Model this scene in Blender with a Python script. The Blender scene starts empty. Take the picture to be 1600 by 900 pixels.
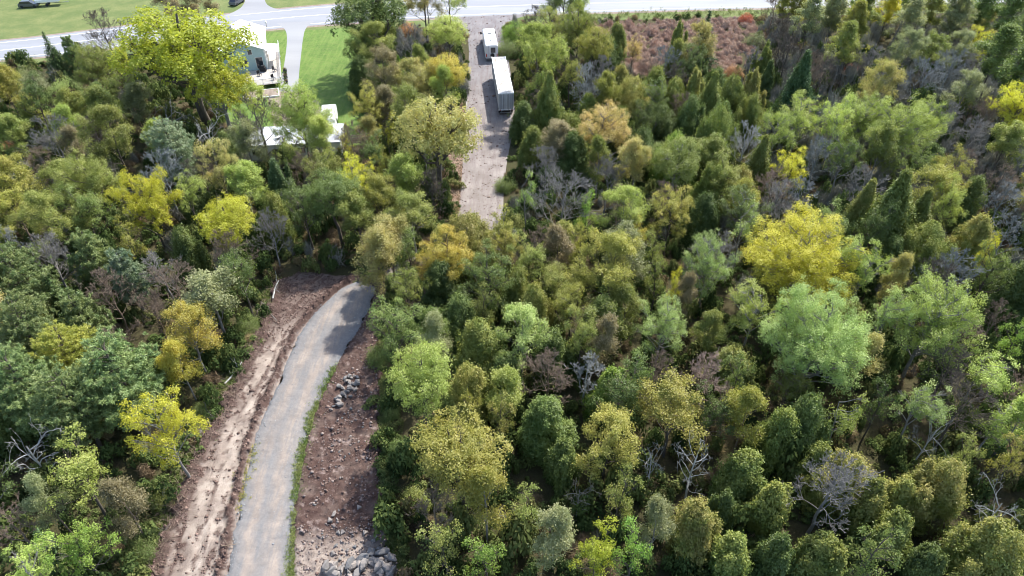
import bpy, bmesh, math, random
import numpy as np
from mathutils import Vector, noise
rnd = random.Random(7)
rng = np.random.default_rng(11)
R_ = math.radians
sc = bpy.context.scene
col = sc.collection

# ------------------------------------------------------------ camera
PITCH, CAMH, FPX = 40.0, 53.0, 1067.0
cd = bpy.data.cameras.new("camera")
cd.sensor_width = 36.0
cd.lens = 36.0 * FPX / 1600.0
cd.clip_start = 0.5
cd.clip_end = 8000
cam = bpy.data.objects.new("camera", cd)
col.objects.link(cam)
cam.location = (0, 0, CAMH)
cam.rotation_euler = (R_(90 - PITCH), 0, 0)
sc.camera = cam
# ------------------------------------------------------------ sun and sky
SUN_EL, SUN_AZ = R_(50), R_(33)          # azimuth clockwise from +Y
w = bpy.data.worlds.new("World"); sc.world = w; w.use_nodes = True
nt = w.node_tree; nt.nodes.clear()
wo = nt.nodes.new("ShaderNodeOutputWorld"); bg = nt.nodes.new("ShaderNodeBackground")
sk = nt.nodes.new("ShaderNodeTexSky"); sk.sky_type = 'NISHITA'; sk.sun_disc = False
sk.sun_elevation = SUN_EL; sk.sun_rotation = SUN_AZ
sk.dust_density = 1.5
bg.inputs[1].default_value = 0.15
nt.links.new(sk.outputs[0], bg.inputs[0]); nt.links.new(bg.outputs[0], wo.inputs[0])
sd = bpy.data.lights.new("sun", 'SUN'); sd.energy = 3.9; sd.angle = R_(1.0); sd.color = (1.0, 0.955, 0.88)
sun = bpy.data.objects.new("sun", sd); col.objects.link(sun)
sdir = Vector((math.sin(SUN_AZ) * math.cos(SUN_EL), math.cos(SUN_AZ) * math.cos(SUN_EL), math.sin(SUN_EL)))
sun.rotation_euler = sdir.to_track_quat('Z', 'Y').to_euler()
sun.location = (40, 60, 90)
sc.view_settings.view_transform = 'Standard'
sc.view_settings.look = 'None'
sc.view_settings.exposure = 1.2
sc.view_settings.gamma = 1.0
sc.cycles.filter_width = 1.0
sc.cycles.max_bounces = 6
sc.cycles.transmission_bounces = 4
sc.cycles.diffuse_bounces = 3

# ------------------------------------------------------------ survey helpers: photo pixel -> world ground point
cp, sp_ = math.cos(R_(PITCH)), math.sin(R_(PITCH))
def G(px, py, z=0.0):
    a = (px - 800) / FPX; b = -(py - 450) / FPX
    dy = cp + b * sp_; dz = -sp_ + b * cp
    t = (z - CAMH) / dz
    return (a * t, dy * t)
def depth(x, y, z):
    return y * cp + (CAMH - z) * sp_
def PX(x, y, z=0.0):
    Z = depth(x, y, z)
    return 800 + FPX * x / Z, 450 - FPX * ((z - CAMH) * cp + y * sp_) / Z

# ------------------------------------------------------------ materials
def new_mat(name):
    m = bpy.data.materials.new(name); m.use_nodes = True
    m.node_tree.nodes.clear()
    return m, m.node_tree.nodes, m.node_tree.links
def N(ns, t, **kw):
    n = ns.new(t)
    for k, v in kw.items():
        if isinstance(k, str) and hasattr(n, k): setattr(n, k, v)
    return n
def mixcol(ns, ls, fac, a, b, mode='MIX'):
    m = ns.new("ShaderNodeMix"); m.data_type = 'RGBA'; m.blend_type = mode
    for sock, v in ((m.inputs[0], fac), (m.inputs[6], a), (m.inputs[7], b)):
        if hasattr(v, 'is_output'): ls.new(v, sock)
        elif isinstance(v, (int, float)): sock.default_value = v
        else: sock.default_value = (v[0], v[1], v[2], 1)
    return m.outputs[2]
def noise_fac(ns, ls, scale, lo, hi, detail=6, rough=.6, src=None, dist=0.0, stretch=None):
    tc = ns.new("ShaderNodeTexCoord")
    n = ns.new("ShaderNodeTexNoise"); n.inputs['Scale'].default_value = scale
    n.inputs['Detail'].default_value = detail; n.inputs['Roughness'].default_value = rough
    n.inputs['Distortion'].default_value = dist
    out = tc.outputs['Object']
    if src: out = src
    if stretch:
        mp = ns.new("ShaderNodeMapping"); mp.inputs['Scale'].default_value = stretch
        ls.new(out, mp.inputs[0]); out = mp.outputs[0]
    ls.new(out, n.inputs['Vector'])
    r = ns.new("ShaderNodeMapRange"); r.inputs[1].default_value = lo; r.inputs[2].default_value = hi
    ls.new(n.outputs['Fac'], r.inputs[0])
    return r.outputs[0]
def principled(ns, ls, colr, rough=.8, metal=0.0, spec=.3, bump=None, bstr=.3, bdist=.05):
    o = ns.new("ShaderNodeOutputMaterial"); p = ns.new("ShaderNodeBsdfPrincipled")
    if hasattr(colr, 'is_output'): ls.new(colr, p.inputs['Base Color'])
    else: p.inputs['Base Color'].default_value = (*colr, 1)
    p.inputs['Roughness'].default_value = rough; p.inputs['Metallic'].default_value = metal
    p.inputs['Specular IOR Level'].default_value = spec
    if bump is not None:
        b = ns.new("ShaderNodeBump"); b.inputs['Strength'].default_value = bstr; b.inputs['Distance'].default_value = bdist
        ls.new(bump, b.inputs['Height']); ls.new(b.outputs[0], p.inputs['Normal'])
    ls.new(p.outputs[0], o.inputs[0])
    return p
def simple(name, c, rough=.7, metal=0., var=.15, scale=3., dark=None, spec=.3):
    m, ns, ls = new_mat(name)
    d = dark or tuple(x * .6 for x in c)
    f = noise_fac(ns, ls, scale, .35, .75)
    mm = ns.new("ShaderNodeMath"); mm.operation = 'MULTIPLY'; ls.new(f, mm.inputs[0]); mm.inputs[1].default_value = var * 3
    principled(ns, ls, mixcol(ns, ls, mm.outputs[0], c, d), rough, metal, spec, f, .15, .02)
    return m
def leaf_mat(name, a, b, c=None, trans=.47, spec=.02):
    """a = leaf colour, b = second leaf colour mixed by per-leaf 'tint', trees differ a little from one another"""
    m, ns, ls = new_mat("leaf_" + name)
    at = ns.new("ShaderNodeAttribute"); at.attribute_name = "tint"
    oi = ns.new("ShaderNodeObjectInfo")
    r = ns.new("ShaderNodeMapRange"); r.inputs[1].default_value = .1; r.inputs[2].default_value = .95
    tc0 = ns.new("ShaderNodeTexCoord"); ad = ns.new("ShaderNodeVectorMath"); ad.operation = 'ADD'
    ls.new(tc0.outputs['Object'], ad.inputs[0]); cx = ns.new("ShaderNodeCombineXYZ")
    r9 = ns.new("ShaderNodeMath"); r9.operation = 'MULTIPLY'; r9.inputs[1].default_value = 90; ls.new(oi.outputs['Random'], r9.inputs[0])
    ls.new(r9.outputs[0], cx.inputs[0]); ls.new(cx.outputs[0], ad.inputs[1])
    nf = noise_fac(ns, ls, .55, .36, .64, 3, .6, src=ad.outputs[0])
    s1 = ns.new("ShaderNodeMath"); s1.operation = 'MULTIPLY'; ls.new(nf, s1.inputs[0]); s1.inputs[1].default_value = .55
    s2 = ns.new("ShaderNodeMath"); s2.operation = 'MULTIPLY_ADD'; ls.new(at.outputs['Fac'], s2.inputs[0]); s2.inputs[1].default_value = .6; ls.new(s1.outputs[0], s2.inputs[2])
    ls.new(s2.outputs[0], r.inputs[0])
    cc = mixcol(ns, ls, r.outputs[0], a, b)
    hs = ns.new("ShaderNodeHueSaturation")
    h = ns.new("ShaderNodeMapRange"); h.inputs[3].default_value = .488; h.inputs[4].default_value = .512
    ls.new(oi.outputs['Random'], h.inputs[0]); ls.new(h.outputs[0], hs.inputs['Hue'])
    wn = ns.new("ShaderNodeTexWhiteNoise"); wn.noise_dimensions = '1D'; ls.new(oi.outputs['Random'], wn.inputs['W'])
    v = ns.new("ShaderNodeMapRange"); v.inputs[3].default_value = .78; v.inputs[4].default_value = 1.2
    ls.new(wn.outputs['Value'], v.inputs[0]); ls.new(v.outputs[0], hs.inputs['Value'])
    ls.new(cc, hs.inputs['Color'])
    o = ns.new("ShaderNodeOutputMaterial")
    df = ns.new("ShaderNodeBsdfDiffuse"); tr = ns.new("ShaderNodeBsdfTranslucent"); gl = ns.new("ShaderNodeBsdfGlossy")
    gl.inputs['Roughness'].default_value = .5; gl.inputs['Color'].default_value = (.9, .95, 1, 1)
    ls.new(hs.outputs[0], df.inputs[0])
    tc = mixcol(ns, ls, .35, hs.outputs[0], (a[0] * 1.5, a[1] * 1.6, a[2] * .5))
    ls.new(tc, tr.inputs[0])
    m1 = ns.new("ShaderNodeMixShader"); m1.inputs[0].default_value = trans
    ls.new(df.outputs[0], m1.inputs[1]); ls.new(tr.outputs[0], m1.inputs[2])
    m2 = ns.new("ShaderNodeMixShader"); m2.inputs[0].default_value = spec
    ls.new(m1.outputs[0], m2.inputs[1]); ls.new(gl.outputs[0], m2.inputs[2])
    ls.new(m2.outputs[0], o.inputs[0])
    return m
PAL = {
 'lime':   leaf_mat('lime', (.50, .51, .055), (.36, .40, .05)),
 'lemon':  leaf_mat('lemon', (.60, .56, .055), (.47, .46, .06)),
 'gold':   leaf_mat('gold', (.58, .45, .09), (.36, .37, .08)),
 'tan':    leaf_mat('tan', (.50, .41, .17), (.34, .35, .12)),
 'peach':  leaf_mat('peach', (.58, .43, .20), (.42, .36, .13)),
 'olive':  leaf_mat('olive', (.19, .24, .055), (.36, .36, .10)),
 'olgold': leaf_mat('olgold', (.27, .29, .06), (.46, .42, .10)),
 'green':  leaf_mat('green', (.115, .175, .045), (.24, .29, .08)),
 'bright': leaf_mat('bright', (.17, .31, .05), (.32, .42, .08)),
 'deep':   leaf_mat('deep', (.075, .115, .03), (.16, .20, .05), trans=.3),
 'pale':   leaf_mat('pale', (.29, .37, .075), (.48, .53, .15)),
 'silver': leaf_mat('silver', (.25, .35, .10), (.44, .52, .18)),
 'pine':   leaf_mat('pine', (.13, .205, .075), (.30, .35, .13), trans=.3),
 'teal':   leaf_mat('teal', (.18, .27, .14), (.35, .39, .24), trans=.25),
 'spruce': leaf_mat('spruce', (.05, .10, .035), (.11, .16, .05), trans=.2),
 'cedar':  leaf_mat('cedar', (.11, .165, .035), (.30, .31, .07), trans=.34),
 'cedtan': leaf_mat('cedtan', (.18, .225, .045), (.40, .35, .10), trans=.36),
 'rust':   leaf_mat('rust', (.42, .20, .10), (.5, .30, .15)),
 'red':    leaf_mat('red', (.52, .12, .07), (.55, .2, .13)),
 'brown':  leaf_mat('brown', (.24, .20, .11), (.36, .31, .17)),
 'grey':   leaf_mat('grey', (.23, .26, .12), (.39, .40, .20)),
}
def bark(name, a, b):
    m, ns, ls = new_mat(name)
    f = noise_fac(ns, ls, 6, .35, .7, stretch=(1, 1, .25))
    principled(ns, ls, mixcol(ns, ls, f, a, b), .9, bump=f, bstr=.4, bdist=.03)
    return m
BK = {
 'dark': bark('bark_dark', (.07, .06, .05), (.13, .11, .09)),
 'grey': bark('bark_grey', (.16, .152, .14), (.27, .26, .245)),
 'white': bark('bark_weathered_white', (.46, .46, .44), (.30, .30, .29)),
 'blue': bark('bark_blue_grey', (.18, .195, .20), (.27, .29, .295)),
 'rust': bark('bark_russet', (.25, .18, .145), (.36, .27, .22)),
 'brown': bark('bark_brown', (.17, .125, .09), (.24, .19, .15)),
}

# ------------------------------------------------------------ mesh helpers
def mesh_np(name, V, F, mat, tint=None, smooth=False):
    """V (n,3); F list of (m,k) index arrays"""
    me = bpy.data.meshes.new(name)
    V = np.asarray(V, np.float32)
    me.vertices.add(len(V)); me.vertices.foreach_set("co", V.ravel())
    if isinstance(F, np.ndarray): F = [F]
    tot = sum(f.size for f in F); npoly = sum(len(f) for f in F)
    me.loops.add(tot); me.polygons.add(npoly)
    me.loops.foreach_set("vertex_index", np.concatenate([f.ravel() for f in F]).astype(np.int32))
    st = []; c = 0
    for f in F:
        st.append(np.arange(len(f)) * f.shape[1] + c); c += f.size
    me.polygons.foreach_set("loop_start", np.concatenate(st).astype(np.int32))
    if smooth: me.polygons.foreach_set("use_smooth", np.ones(npoly, bool))
    if tint is not None:
        a = me.attributes.new("tint", 'FLOAT', 'POINT'); a.data.foreach_set("value", np.asarray(tint, np.float32))
    me.update(calc_edges=True)
    for mm in (mat if isinstance(mat, (list, tuple)) else [mat]): me.materials.append(mm)
    return me
def unit(v):
    return v / np.maximum(np.linalg.norm(v, axis=-1, keepdims=True), 1e-6)
def leaf_mesh(name, C, Nm, L, W, tint, mat, axis=None):
    n = len(C)
    Nm = unit(Nm)
    if axis is None: axis = rng.normal(size=(n, 3))
    T = unit(axis - (axis * Nm).sum(1, keepdims=True) * Nm)
    B = np.cross(Nm, T)
    L = np.broadcast_to(L, (n,))[:, None] * .5; W = np.broadcast_to(W, (n,))[:, None] * .5
    V = np.stack([C - T * L, C + B * W - T * L * .1, C + T * L, C - B * W - T * L * .1], 1).reshape(-1, 3)
    F = np.arange(4 * n).reshape(-1, 4)
    return mesh_np(name, V, F, mat, np.repeat(tint, 4))
def tube_arrays(segs, k=4):
    S = np.array(segs, float)           # p0(3) p1(3) r0 r1
    p0, p1, r0, r1 = S[:, 0:3], S[:, 3:6], S[:, 6], S[:, 7]
    d = unit(p1 - p0)
    ref = np.where(np.abs(d[:, 2:3]) > .9, np.array([[1., 0, 0]]), np.array([[0, 0, 1.]]))
    u = unit(np.cross(d, ref)); v = np.cross(d, u)
    V = []
    for j in range(k):
        a = 2 * math.pi * j / k
        o = u * math.cos(a) + v * math.sin(a)
        V.append(p0 + o * r0[:, None])
    for j in range(k):
        a = 2 * math.pi * j / k
        o = u * math.cos(a) + v * math.sin(a)
        V.append(p1 + o * r1[:, None])
    V = np.stack(V, 1).reshape(-1, 3)
    base = np.arange(len(S))[:, None] * 2 * k
    F = np.concatenate([base + np.array([[j, (j + 1) % k, (j + 1) % k + k, j + k]]) for j in range(k)])
    return V, F
def tubes(name, segs, mat, k=4):
    V, F = tube_arrays(segs, k)
    return mesh_np(name, V, F, mat, smooth=True)
def link(name, me, parent=None, loc=(0, 0, 0), rot=(0, 0, 0), scale=(1, 1, 1)):
    o = bpy.data.objects.new(name, me); col.objects.link(o)
    o.location = loc; o.rotation_euler = rot; o.scale = scale
    if parent: o.parent = parent
    return o
def tag(o, label=None, cat=None, group=None, kind=None):
    if label: o['label'] = label
    if cat: o['category'] = cat
    if group: o['group'] = group
    if kind: o['kind'] = kind
    return o
def thing(name, label, cat, loc=(0, 0, 0), rz=0., group=None):
    o = bpy.data.objects.new(name, None); col.objects.link(o)
    o.empty_display_size = .5
    o.location = loc; o.rotation_euler = (0, 0, rz)
    return tag(o, label, cat, group)
class MB:
    """collects boxes, prisms and tubes into one mesh"""
    def __init__(s): s.V = []; s.F = []; s.n = 0
    def add(s, V, F):
        s.V.append(np.asarray(V, float)); s.F += [tuple(int(i) + s.n for i in f) for f in F]; s.n += len(V); return s
    def box(s, x0, x1, y0, y1, z0, z1, bev=0):
        V = [(x, y, z) for z in (z0, z1) for (x, y) in ((x0, y0), (x1, y0), (x1, y1), (x0, y1))]
        return s.add(V, [(3, 2, 1, 0), (4, 5, 6, 7), (0, 1, 5, 4), (1, 2, 6, 5), (2, 3, 7, 6), (3, 0, 4, 7)])
    def prism(s, prof, a0, a1, axis='x'):
        n = len(prof)
        f = {'x': lambda p, a: (a, p[0], p[1]), 'y': lambda p, a: (p[0], a, p[1]), 'z': lambda p, a: (p[0], p[1], a)}[axis]
        V = [f(p, a0) for p in prof] + [f(p, a1) for p in prof]
        return s.add(V, [tuple(range(n))[::-1], tuple(range(n, 2 * n))] + [(i, (i + 1) % n, (i + 1) % n + n, i + n) for i in range(n)])
    def tube(s, p, q, r, k=8):
        V, F = tube_arrays([(*p, *q, r, r)], k)
        s.add(V, list(F) + [tuple(range(k))[::-1], tuple(range(k, 2 * k))][:0])
        s.add(V[:k], [tuple(range(k))[::-1]]); s.add(V[k:], [tuple(range(k))]); return s
    def cyl(s, c, r, h, axis='x', k=16):
        d = {'x': (h / 2, 0, 0), 'y': (0, h / 2, 0), 'z': (0, 0, h / 2)}[axis]
        return s.tube([c[i] - d[i] for i in range(3)], [c[i] + d[i] for i in range(3)], r, k)
    def build(s, name, mat, parent=None, bevel=0.0, label=None, smooth=False):
        me = bpy.data.meshes.new(name)
        me.from_pydata([tuple(v) for v in np.concatenate(s.V)], [], s.F)
        bm = bmesh.new(); bm.from_mesh(me)
        bmesh.ops.recalc_face_normals(bm, faces=bm.faces)
        if bevel > 0:
            bmesh.ops.bevel(bm, geom=list(bm.edges), offset=bevel, segments=2, affect='EDGES', clamp_overlap=True)
        bm.to_mesh(me); bm.free()
        me.materials.append(mat)
        o = link(name, me, parent)
        if label: o['label'] = label
        return o
def sheet(name, pts, z, mat, kind='structure', parent=None, sub=None, jit=0.0):
    """flat polygon sheet; edge subdivided and jittered for a worn edge"""
    P = []
    n = len(pts)
    for i in range(n):
        a = Vector(pts[i]); b = Vector(pts[(i + 1) % n])
        k = max(1, int((b - a).length / sub)) if sub else 1
        for j in range(k):
            q = a.lerp(b, j / k)
            if jit:
                q += Vector((noise.noise((q.x * .7, q.y * .7, 1.)), noise.noise((q.x * .7, q.y * .7, 9.)))) * jit
            P.append((q.x, q.y, z))
    bm = bmesh.new()
    f = bm.faces.new([bm.verts.new(p) for p in P])
    bmesh.ops.triangulate(bm, faces=[f]); 
    for f in bm.faces:
        if f.normal.z < 0: f.normal_flip()
    me = bpy.data.meshes.new(name); bm.to_mesh(me); bm.free(); me.materials.append(mat)
    o = link(name, me, parent)
    if kind: o['kind'] = kind
    return o

# ------------------------------------------------------------ setting materials
def attr(ns, name):
    a = ns.new("ShaderNodeAttribute"); a.attribute_name = name; return a.outputs['Fac']
def mul(ns, ls, a, b, op='MULTIPLY'):
    m = ns.new("ShaderNodeMath"); m.operation = op; m.use_clamp = True
    for s, v in ((m.inputs[0], a), (m.inputs[1], b)):
        if hasattr(v, 'is_output'): ls.new(v, s)
        else: s.default_value = v
    return m.outputs[0]
def mat_floor():
    m, ns, ls = new_mat("forest_floor")
    f1 = noise_fac(ns, ls, .09, .4, .62, 8); f2 = noise_fac(ns, ls, 1.6, .35, .68, 10, .75); f3 = noise_fac(ns, ls, 6., .4, .65, 6, .8)
    c = mixcol(ns, ls, f1, (.045, .055, .022), (.085, .065, .042))
    c = mixcol(ns, ls, f2, c, (.085, .09, .035))
    c = mixcol(ns, ls, mul(ns, ls, f3, .35), c, (.18, .13, .09))
    principled(ns, ls, c, .95, spec=.1, bump=f3, bstr=.8, bdist=.15)
    return m
def mat_grass(name, a, b, c2):
    m, ns, ls = new_mat(name)
    f1 = noise_fac(ns, ls, .25, .38, .66, 8); f2 = noise_fac(ns, ls, 2.5, .35, .7, 8, .75); f3 = noise_fac(ns, ls, 12, .3, .7, 3, .7)
    c = mixcol(ns, ls, f1, a, b); c = mixcol(ns, ls, mul(ns, ls, f2, .7), c, c2)
    c = mixcol(ns, ls, mul(ns, ls, f3, .4), c, tuple(x * .55 for x in a))
    principled(ns, ls, c, .9, spec=.15, bump=f3, bstr=.7, bdist=.08)
    return m
def mat_gravel(name, a, b, fine, y0=None, y1=None, a2=None, b2=None):
    m, ns, ls = new_mat(name)
    f1 = noise_fac(ns, ls, .35, .38, .66, 8, .65); f2 = noise_fac(ns, ls, 5., .3, .75, 10, .85); f3 = noise_fac(ns, ls, 22., .35, .7, 4, .8)
    c = mixcol(ns, ls, f1, a, b)
    if a2:
        tc = ns.new("ShaderNodeTexCoord"); sx = ns.new("ShaderNodeSeparateXYZ"); ls.new(tc.outputs['Object'], sx.inputs[0])
        r = ns.new("ShaderNodeMapRange"); r.inputs[1].default_value = y0; r.inputs[2].default_value = y1
        ls.new(sx.outputs[1], r.inputs[0])
        c = mixcol(ns, ls, r.outputs[0], c, mixcol(ns, ls, f1, a2, b2))
    c = mixcol(ns, ls, mul(ns, ls, f2, .45), c, fine)
    c = mixcol(ns, ls, mul(ns, ls, noise_fac(ns, ls, .9, .44, .62, 9, .75, stretch=(2.0, .18, 1)), .5), c, tuple(x * .9 for x in fine))
    c = mixcol(ns, ls, mul(ns, ls, f3, .35), c, tuple(x * .45 for x in a))
    principled(ns, ls, c, .92, spec=.2, bump=f2, bstr=.6, bdist=.06)
    return m
def mat_drive():
    m, ns, ls = new_mat("crushed_stone")
    lat = attr(ns, "tint")          # 0 at the edges, 1 down the worn middle
    f1 = noise_fac(ns, ls, .5, .36, .68, 8, .7); f2 = noise_fac(ns, ls, 4., .3, .75, 10, .85); f3 = noise_fac(ns, ls, 18., .35, .7, 4, .8)
    blue = mixcol(ns, ls, f2, (.105, .109, .115), (.235, .24, .245))
    worn = mixcol(ns, ls, f1, (.20, .17, .148), (.35, .29, .24))
    f4 = noise_fac(ns, ls, 1.0, .4, .62, 8, .7, stretch=(2.2, .3, 1)); r = mul(ns, ls, lat, mul(ns, ls, f4, .35, 'ADD')); blue = mixcol(ns, ls, mul(ns, ls, noise_fac(ns, ls, .8, .5, .66, 8, .7), .6), blue, (.13, .125, .12))
    c = mixcol(ns, ls, r, blue, worn)
    c = mixcol(ns, ls, mul(ns, ls, f3, .4), c, (.14, .14, .15))
    principled(ns, ls, c, .9, spec=.25, bump=f2, bstr=.5, bdist=.05)
    return m
def mat_soil():
    m, ns, ls = new_mat("turned_soil")
    dk = attr(ns, "dark"); rd = attr(ns, "red")
    f1 = noise_fac(ns, ls, .6, .36, .66, 10, .7); f2 = noise_fac(ns, ls, 2.4, .44, .6, 10, .75, dist=.6); f3 = noise_fac(ns, ls, 11., .35, .68, 6, .85)
    tan = mixcol(ns, ls, f1, (.58, .50, .43), (.42, .35, .295))
    red = mixcol(ns, ls, f2, (.075, .045, .038), (.13, .083, .07))
    red = mixcol(ns, ls, mul(ns, ls, noise_fac(ns, ls, 1.5, .56, .66, 6, .6), .8), red, (.36, .28, .25))
    dark = mixcol(ns, ls, f3, (.075, .048, .042), (.15, .10, .085))
    c = mixcol(ns, ls, rd, tan, red); c = mixcol(ns, ls, dk, c, dark)
    c = mixcol(ns, ls, mul(ns, ls, f3, .35), c, (.10, .065, .055))
    principled(ns, ls, c, .95, spec=.12, bump=f3, bstr=.8, bdist=.08)
    return m
def mat_asphalt(name, a, b):
    m, ns, ls = new_mat(name)
    f1 = noise_fac(ns, ls, .15, .35, .7, 8, .6, stretch=(.15, 1, 1)); f2 = noise_fac(ns, ls, 8, .3, .75, 8, .8)
    c = mixcol(ns, ls, f1, a, b); c = mixcol(ns, ls, mul(ns, ls, f2, .3), c, tuple(x * 1.5 for x in b))
    principled(ns, ls, c, .75, spec=.35, bump=f2, bstr=.3, bdist=.02)
    return m
M_floor = mat_floor()
def mat_lawn():
    m, ns, ls = new_mat("mown_lawn")
    f1 = noise_fac(ns, ls, .22, .38, .64, 8, .65); f2 = noise_fac(ns, ls, 1.3, .4, .62, 8, .75); f3 = noise_fac(ns, ls, 9, .35, .7, 4, .8); f4 = noise_fac(ns, ls, .5, .42, .6, 4, .6, stretch=(3.2, .25, 1))
    c = mixcol(ns, ls, f1, (.07, .16, .028), (.15, .25, .05)); c = mixcol(ns, ls, mul(ns, ls, f4, .55), c, (.20, .30, .07)); c = mixcol(ns, ls, mul(ns, ls, f2, .5), c, (.24, .26, .09))
    c = mixcol(ns, ls, mul(ns, ls, f3, .5), c, (.05, .10, .02)); principled(ns, ls, c, .9, spec=.15, bump=f3, bstr=.9, bdist=.08); return m
M_lawn0 = mat_grass("lawn_grass", (.085, .175, .03), (.19, .28, .06), (.27, .30, .10))
M_lawn = mat_lawn()
M_verge = mat_grass("rough_grass", (.13, .17, .06), (.24, .25, .10), (.10, .15, .04))
M_asph = mat_asphalt("worn_asphalt", (.17, .18, .20), (.24, .25, .27))
M_asph2 = mat_asphalt("driveway_asphalt", (.19, .195, .21), (.26, .265, .27))
M_lane = mat_gravel("lane_gravel", (.235, .21, .19), (.36, .33, .305), (.16, .12, .115), 104, 128, (.19, .19, .205), (.27, .265, .27))
M_pad = mat_gravel("yard_gravel", (.25, .20, .165), (.34, .29, .24), (.17, .13, .10))
M_line = simple("road_paint", (.78, .78, .76), .6, var=.06)
M_drive = mat_drive(); M_soil = mat_soil()
def chaikin(P, n=2):
    P = [tuple(p) for p in P]
    for _ in range(n):
        Q = [P[0]]
        for a, b in zip(P[:-1], P[1:]):
            Q += [(.75 * a[0] + .25 * b[0], .75 * a[1] + .25 * b[1]), (.25 * a[0] + .75 * b[0], .25 * a[1] + .75 * b[1])]
        P = Q + [P[-1]]
    return np.array(P)
def resample(P, n):
    P = np.array(P, float); d = np.r_[0, np.cumsum(np.linalg.norm(np.diff(P, axis=0), axis=1))]
    t = np.linspace(0, d[-1], n)
    return np.stack([np.interp(t, d, P[:, 0]), np.interp(t, d, P[:, 1])], 1)
def world(px): return chaikin([G(*p) for p in px])
def ribbon(name, L, Rr, z, mat, n=120, k=1, zf=None, tint=None, kind='structure', parent=None):
    L = resample(L, n); Rr = resample(Rr, n); V = []; T = []
    for i in range(n):
        for j in range(k + 1):
            u = j / k; p = L[i] * (1 - u) + Rr[i] * u
            V.append((p[0], p[1], z + (zf(p[0], p[1], u) if zf else 0))); T.append(tint(p, u) if tint else 0)
    F = np.array([[i * (k + 1) + j, i * (k + 1) + j + 1, (i + 1) * (k + 1) + j + 1, (i + 1) * (k + 1) + j] for i in range(n - 1) for j in range(k)])
    me = mesh_np(name, V, F, mat, T, smooth=k > 1)
    if me.polygons[0].normal.z < 0: me.flip_normals()
    o = link(name, me, parent)
    if kind: o['kind'] = kind
    return o
# ground: one sheet to the horizon
sheet("ground", [(-3000, -600), (3000, -600), (3000, 5000), (-3000, 5000)], 0, M_floor)
near = [(-500, 152), (-60, 97), (0, 92), (75, 85), (240, 64), (423, 42), (528, 34), (717, 23), (920, 17), (1176, 10), (1600, 2), (2100, -6)]
mid = [(-500, 138), (-60, 84), (0, 79), (75, 71), (240, 50), (423, 29.5), (528, 21), (707, 11.5), (920, 5), (1176, -1.5), (1600, -9), (2100, -16)]
far = [(-500, 124), (-60, 72), (0, 67), (75, 59.5), (240, 38), (371, 23.6), (528, 9), (707, 0), (920, -7), (1176, -13), (1600, -20), (2100, -28)]
sh = lambda P, d: [(x, y + d) for x, y in P]
wn, wm, wf = world(near), world(mid), world(far)
_wf = world(sh(far, -4)); ribbon("field", _wf + np.array([0, 90.]), _wf, .008, M_verge)
ribbon("gravel_shoulder", world(sh(far, -5)), world(sh(near, 5.5)), .016, M_pad)
ribbon("road", world(sh(far, -3)), world(sh(near, 3)), .022, M_asph, n=200)
ribbon("grass_verge", world(sh(near, 5)), world(sh(near, 16)), .012, M_verge)
def line_off(C, o0, o1):
    C = resample(C, 240); d = unit(np.gradient(C, axis=0)); nrm = np.stack([-d[:, 1], d[:, 0]], 1)
    return C + nrm * o0, C + nrm * o1
for C, nm in ((wn, 'near'), (wf, 'far'), (wm, 'mid')):
    a, b = line_off(C, -.11, .11)
    ribbon("road_marking", a, b, .027, M_line, n=240)
# yard of the house
sheet("lawn", [G(*p) for p in ((352, 58), (447, 49), (556, 42), (600, 45), (600, 130), (590, 225), (350, 240), (330, 150))], .014, M_lawn, sub=1.5, jit=.5)
dl = world([(432, 36), (447, 46), (449, 62), (446, 90), (441, 117), (436, 143)]); dr = world([(492, 33), (477, 43), (473, 62), (470, 90), (467, 117), (466, 143)])
ribbon("driveway", dl, dr, .028, M_asph2)
sheet("yard_gravel", [G(*p) for p in ((434, 141), (468, 141), (482, 150), (500, 162), (502, 200), (470, 215), (430, 210), (425, 180), (418, 155))], .02, M_pad, sub=.8, jit=.6)
ribbon("far_driveway", world([(345, 27), (368, 18), (382, 8), (388, -20)]), world([(440, 16), (424, 12), (414, 5), (410, -20)]), .028, M_asph2)
# gravel lane
ll = world([(690, 28), (722, 36), (733, 60), (732, 120), (727, 180), (724, 240), (720, 300), (712, 350), (690, 385), (640, 405), (590, 425), (560, 440)])
lr = world([(830, 22), (790, 34), (783, 50), (793, 85), (799, 120), (805, 165), (803, 200), (794, 240), (787, 290), (786, 350), (765, 385), (690, 420), (620, 445), (584, 462)])
ribbon("gravel_lane", ll, lr, .02, M_lane, n=240, k=10, zf=lambda x, y, u: .05 * math.sin(math.pi * u) + .03 * noise.noise((x * .8, y * .3, 3)))
# new stone driveway
DL = world([(322, 1010), (352, 915), (375, 790), (395, 700), (415, 640), (440, 590), (462, 530), (487, 495), (516, 466), (538, 448), (556, 440)])
DR = world([(458, 1010), (455, 915), (458, 800), (470, 720), (485, 660), (510, 600), (535, 555), (564, 510), (581, 474), (587, 450)])
def ragged(L, s):
    L = resample(L, 300); return L + np.array([[(.38 * noise.noise((x * .6, y * .6, s)) + .2 * noise.noise((x * 3, y * 3, s))), 0] for x, y in L])
ribbon("stone_driveway", ragged(DL, 3.), ragged(DR, 5.), .13, M_drive, n=300, k=24,
       zf=lambda x, y, u: .10 * math.sin(math.pi * u) - (.10 if u in (0, 1) else 0) + .035 * noise.noise((x * .7, y * .35, 3)) + .03 * noise.noise((x * 2.5, y * 2.5, 3)),
       tint=lambda p, u: min(1, .25 + math.exp(-((u - .30) / .10) ** 2) + math.exp(-((u - .68) / .12) ** 2)) * (1 if .06 < u < .94 else 0))
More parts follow.
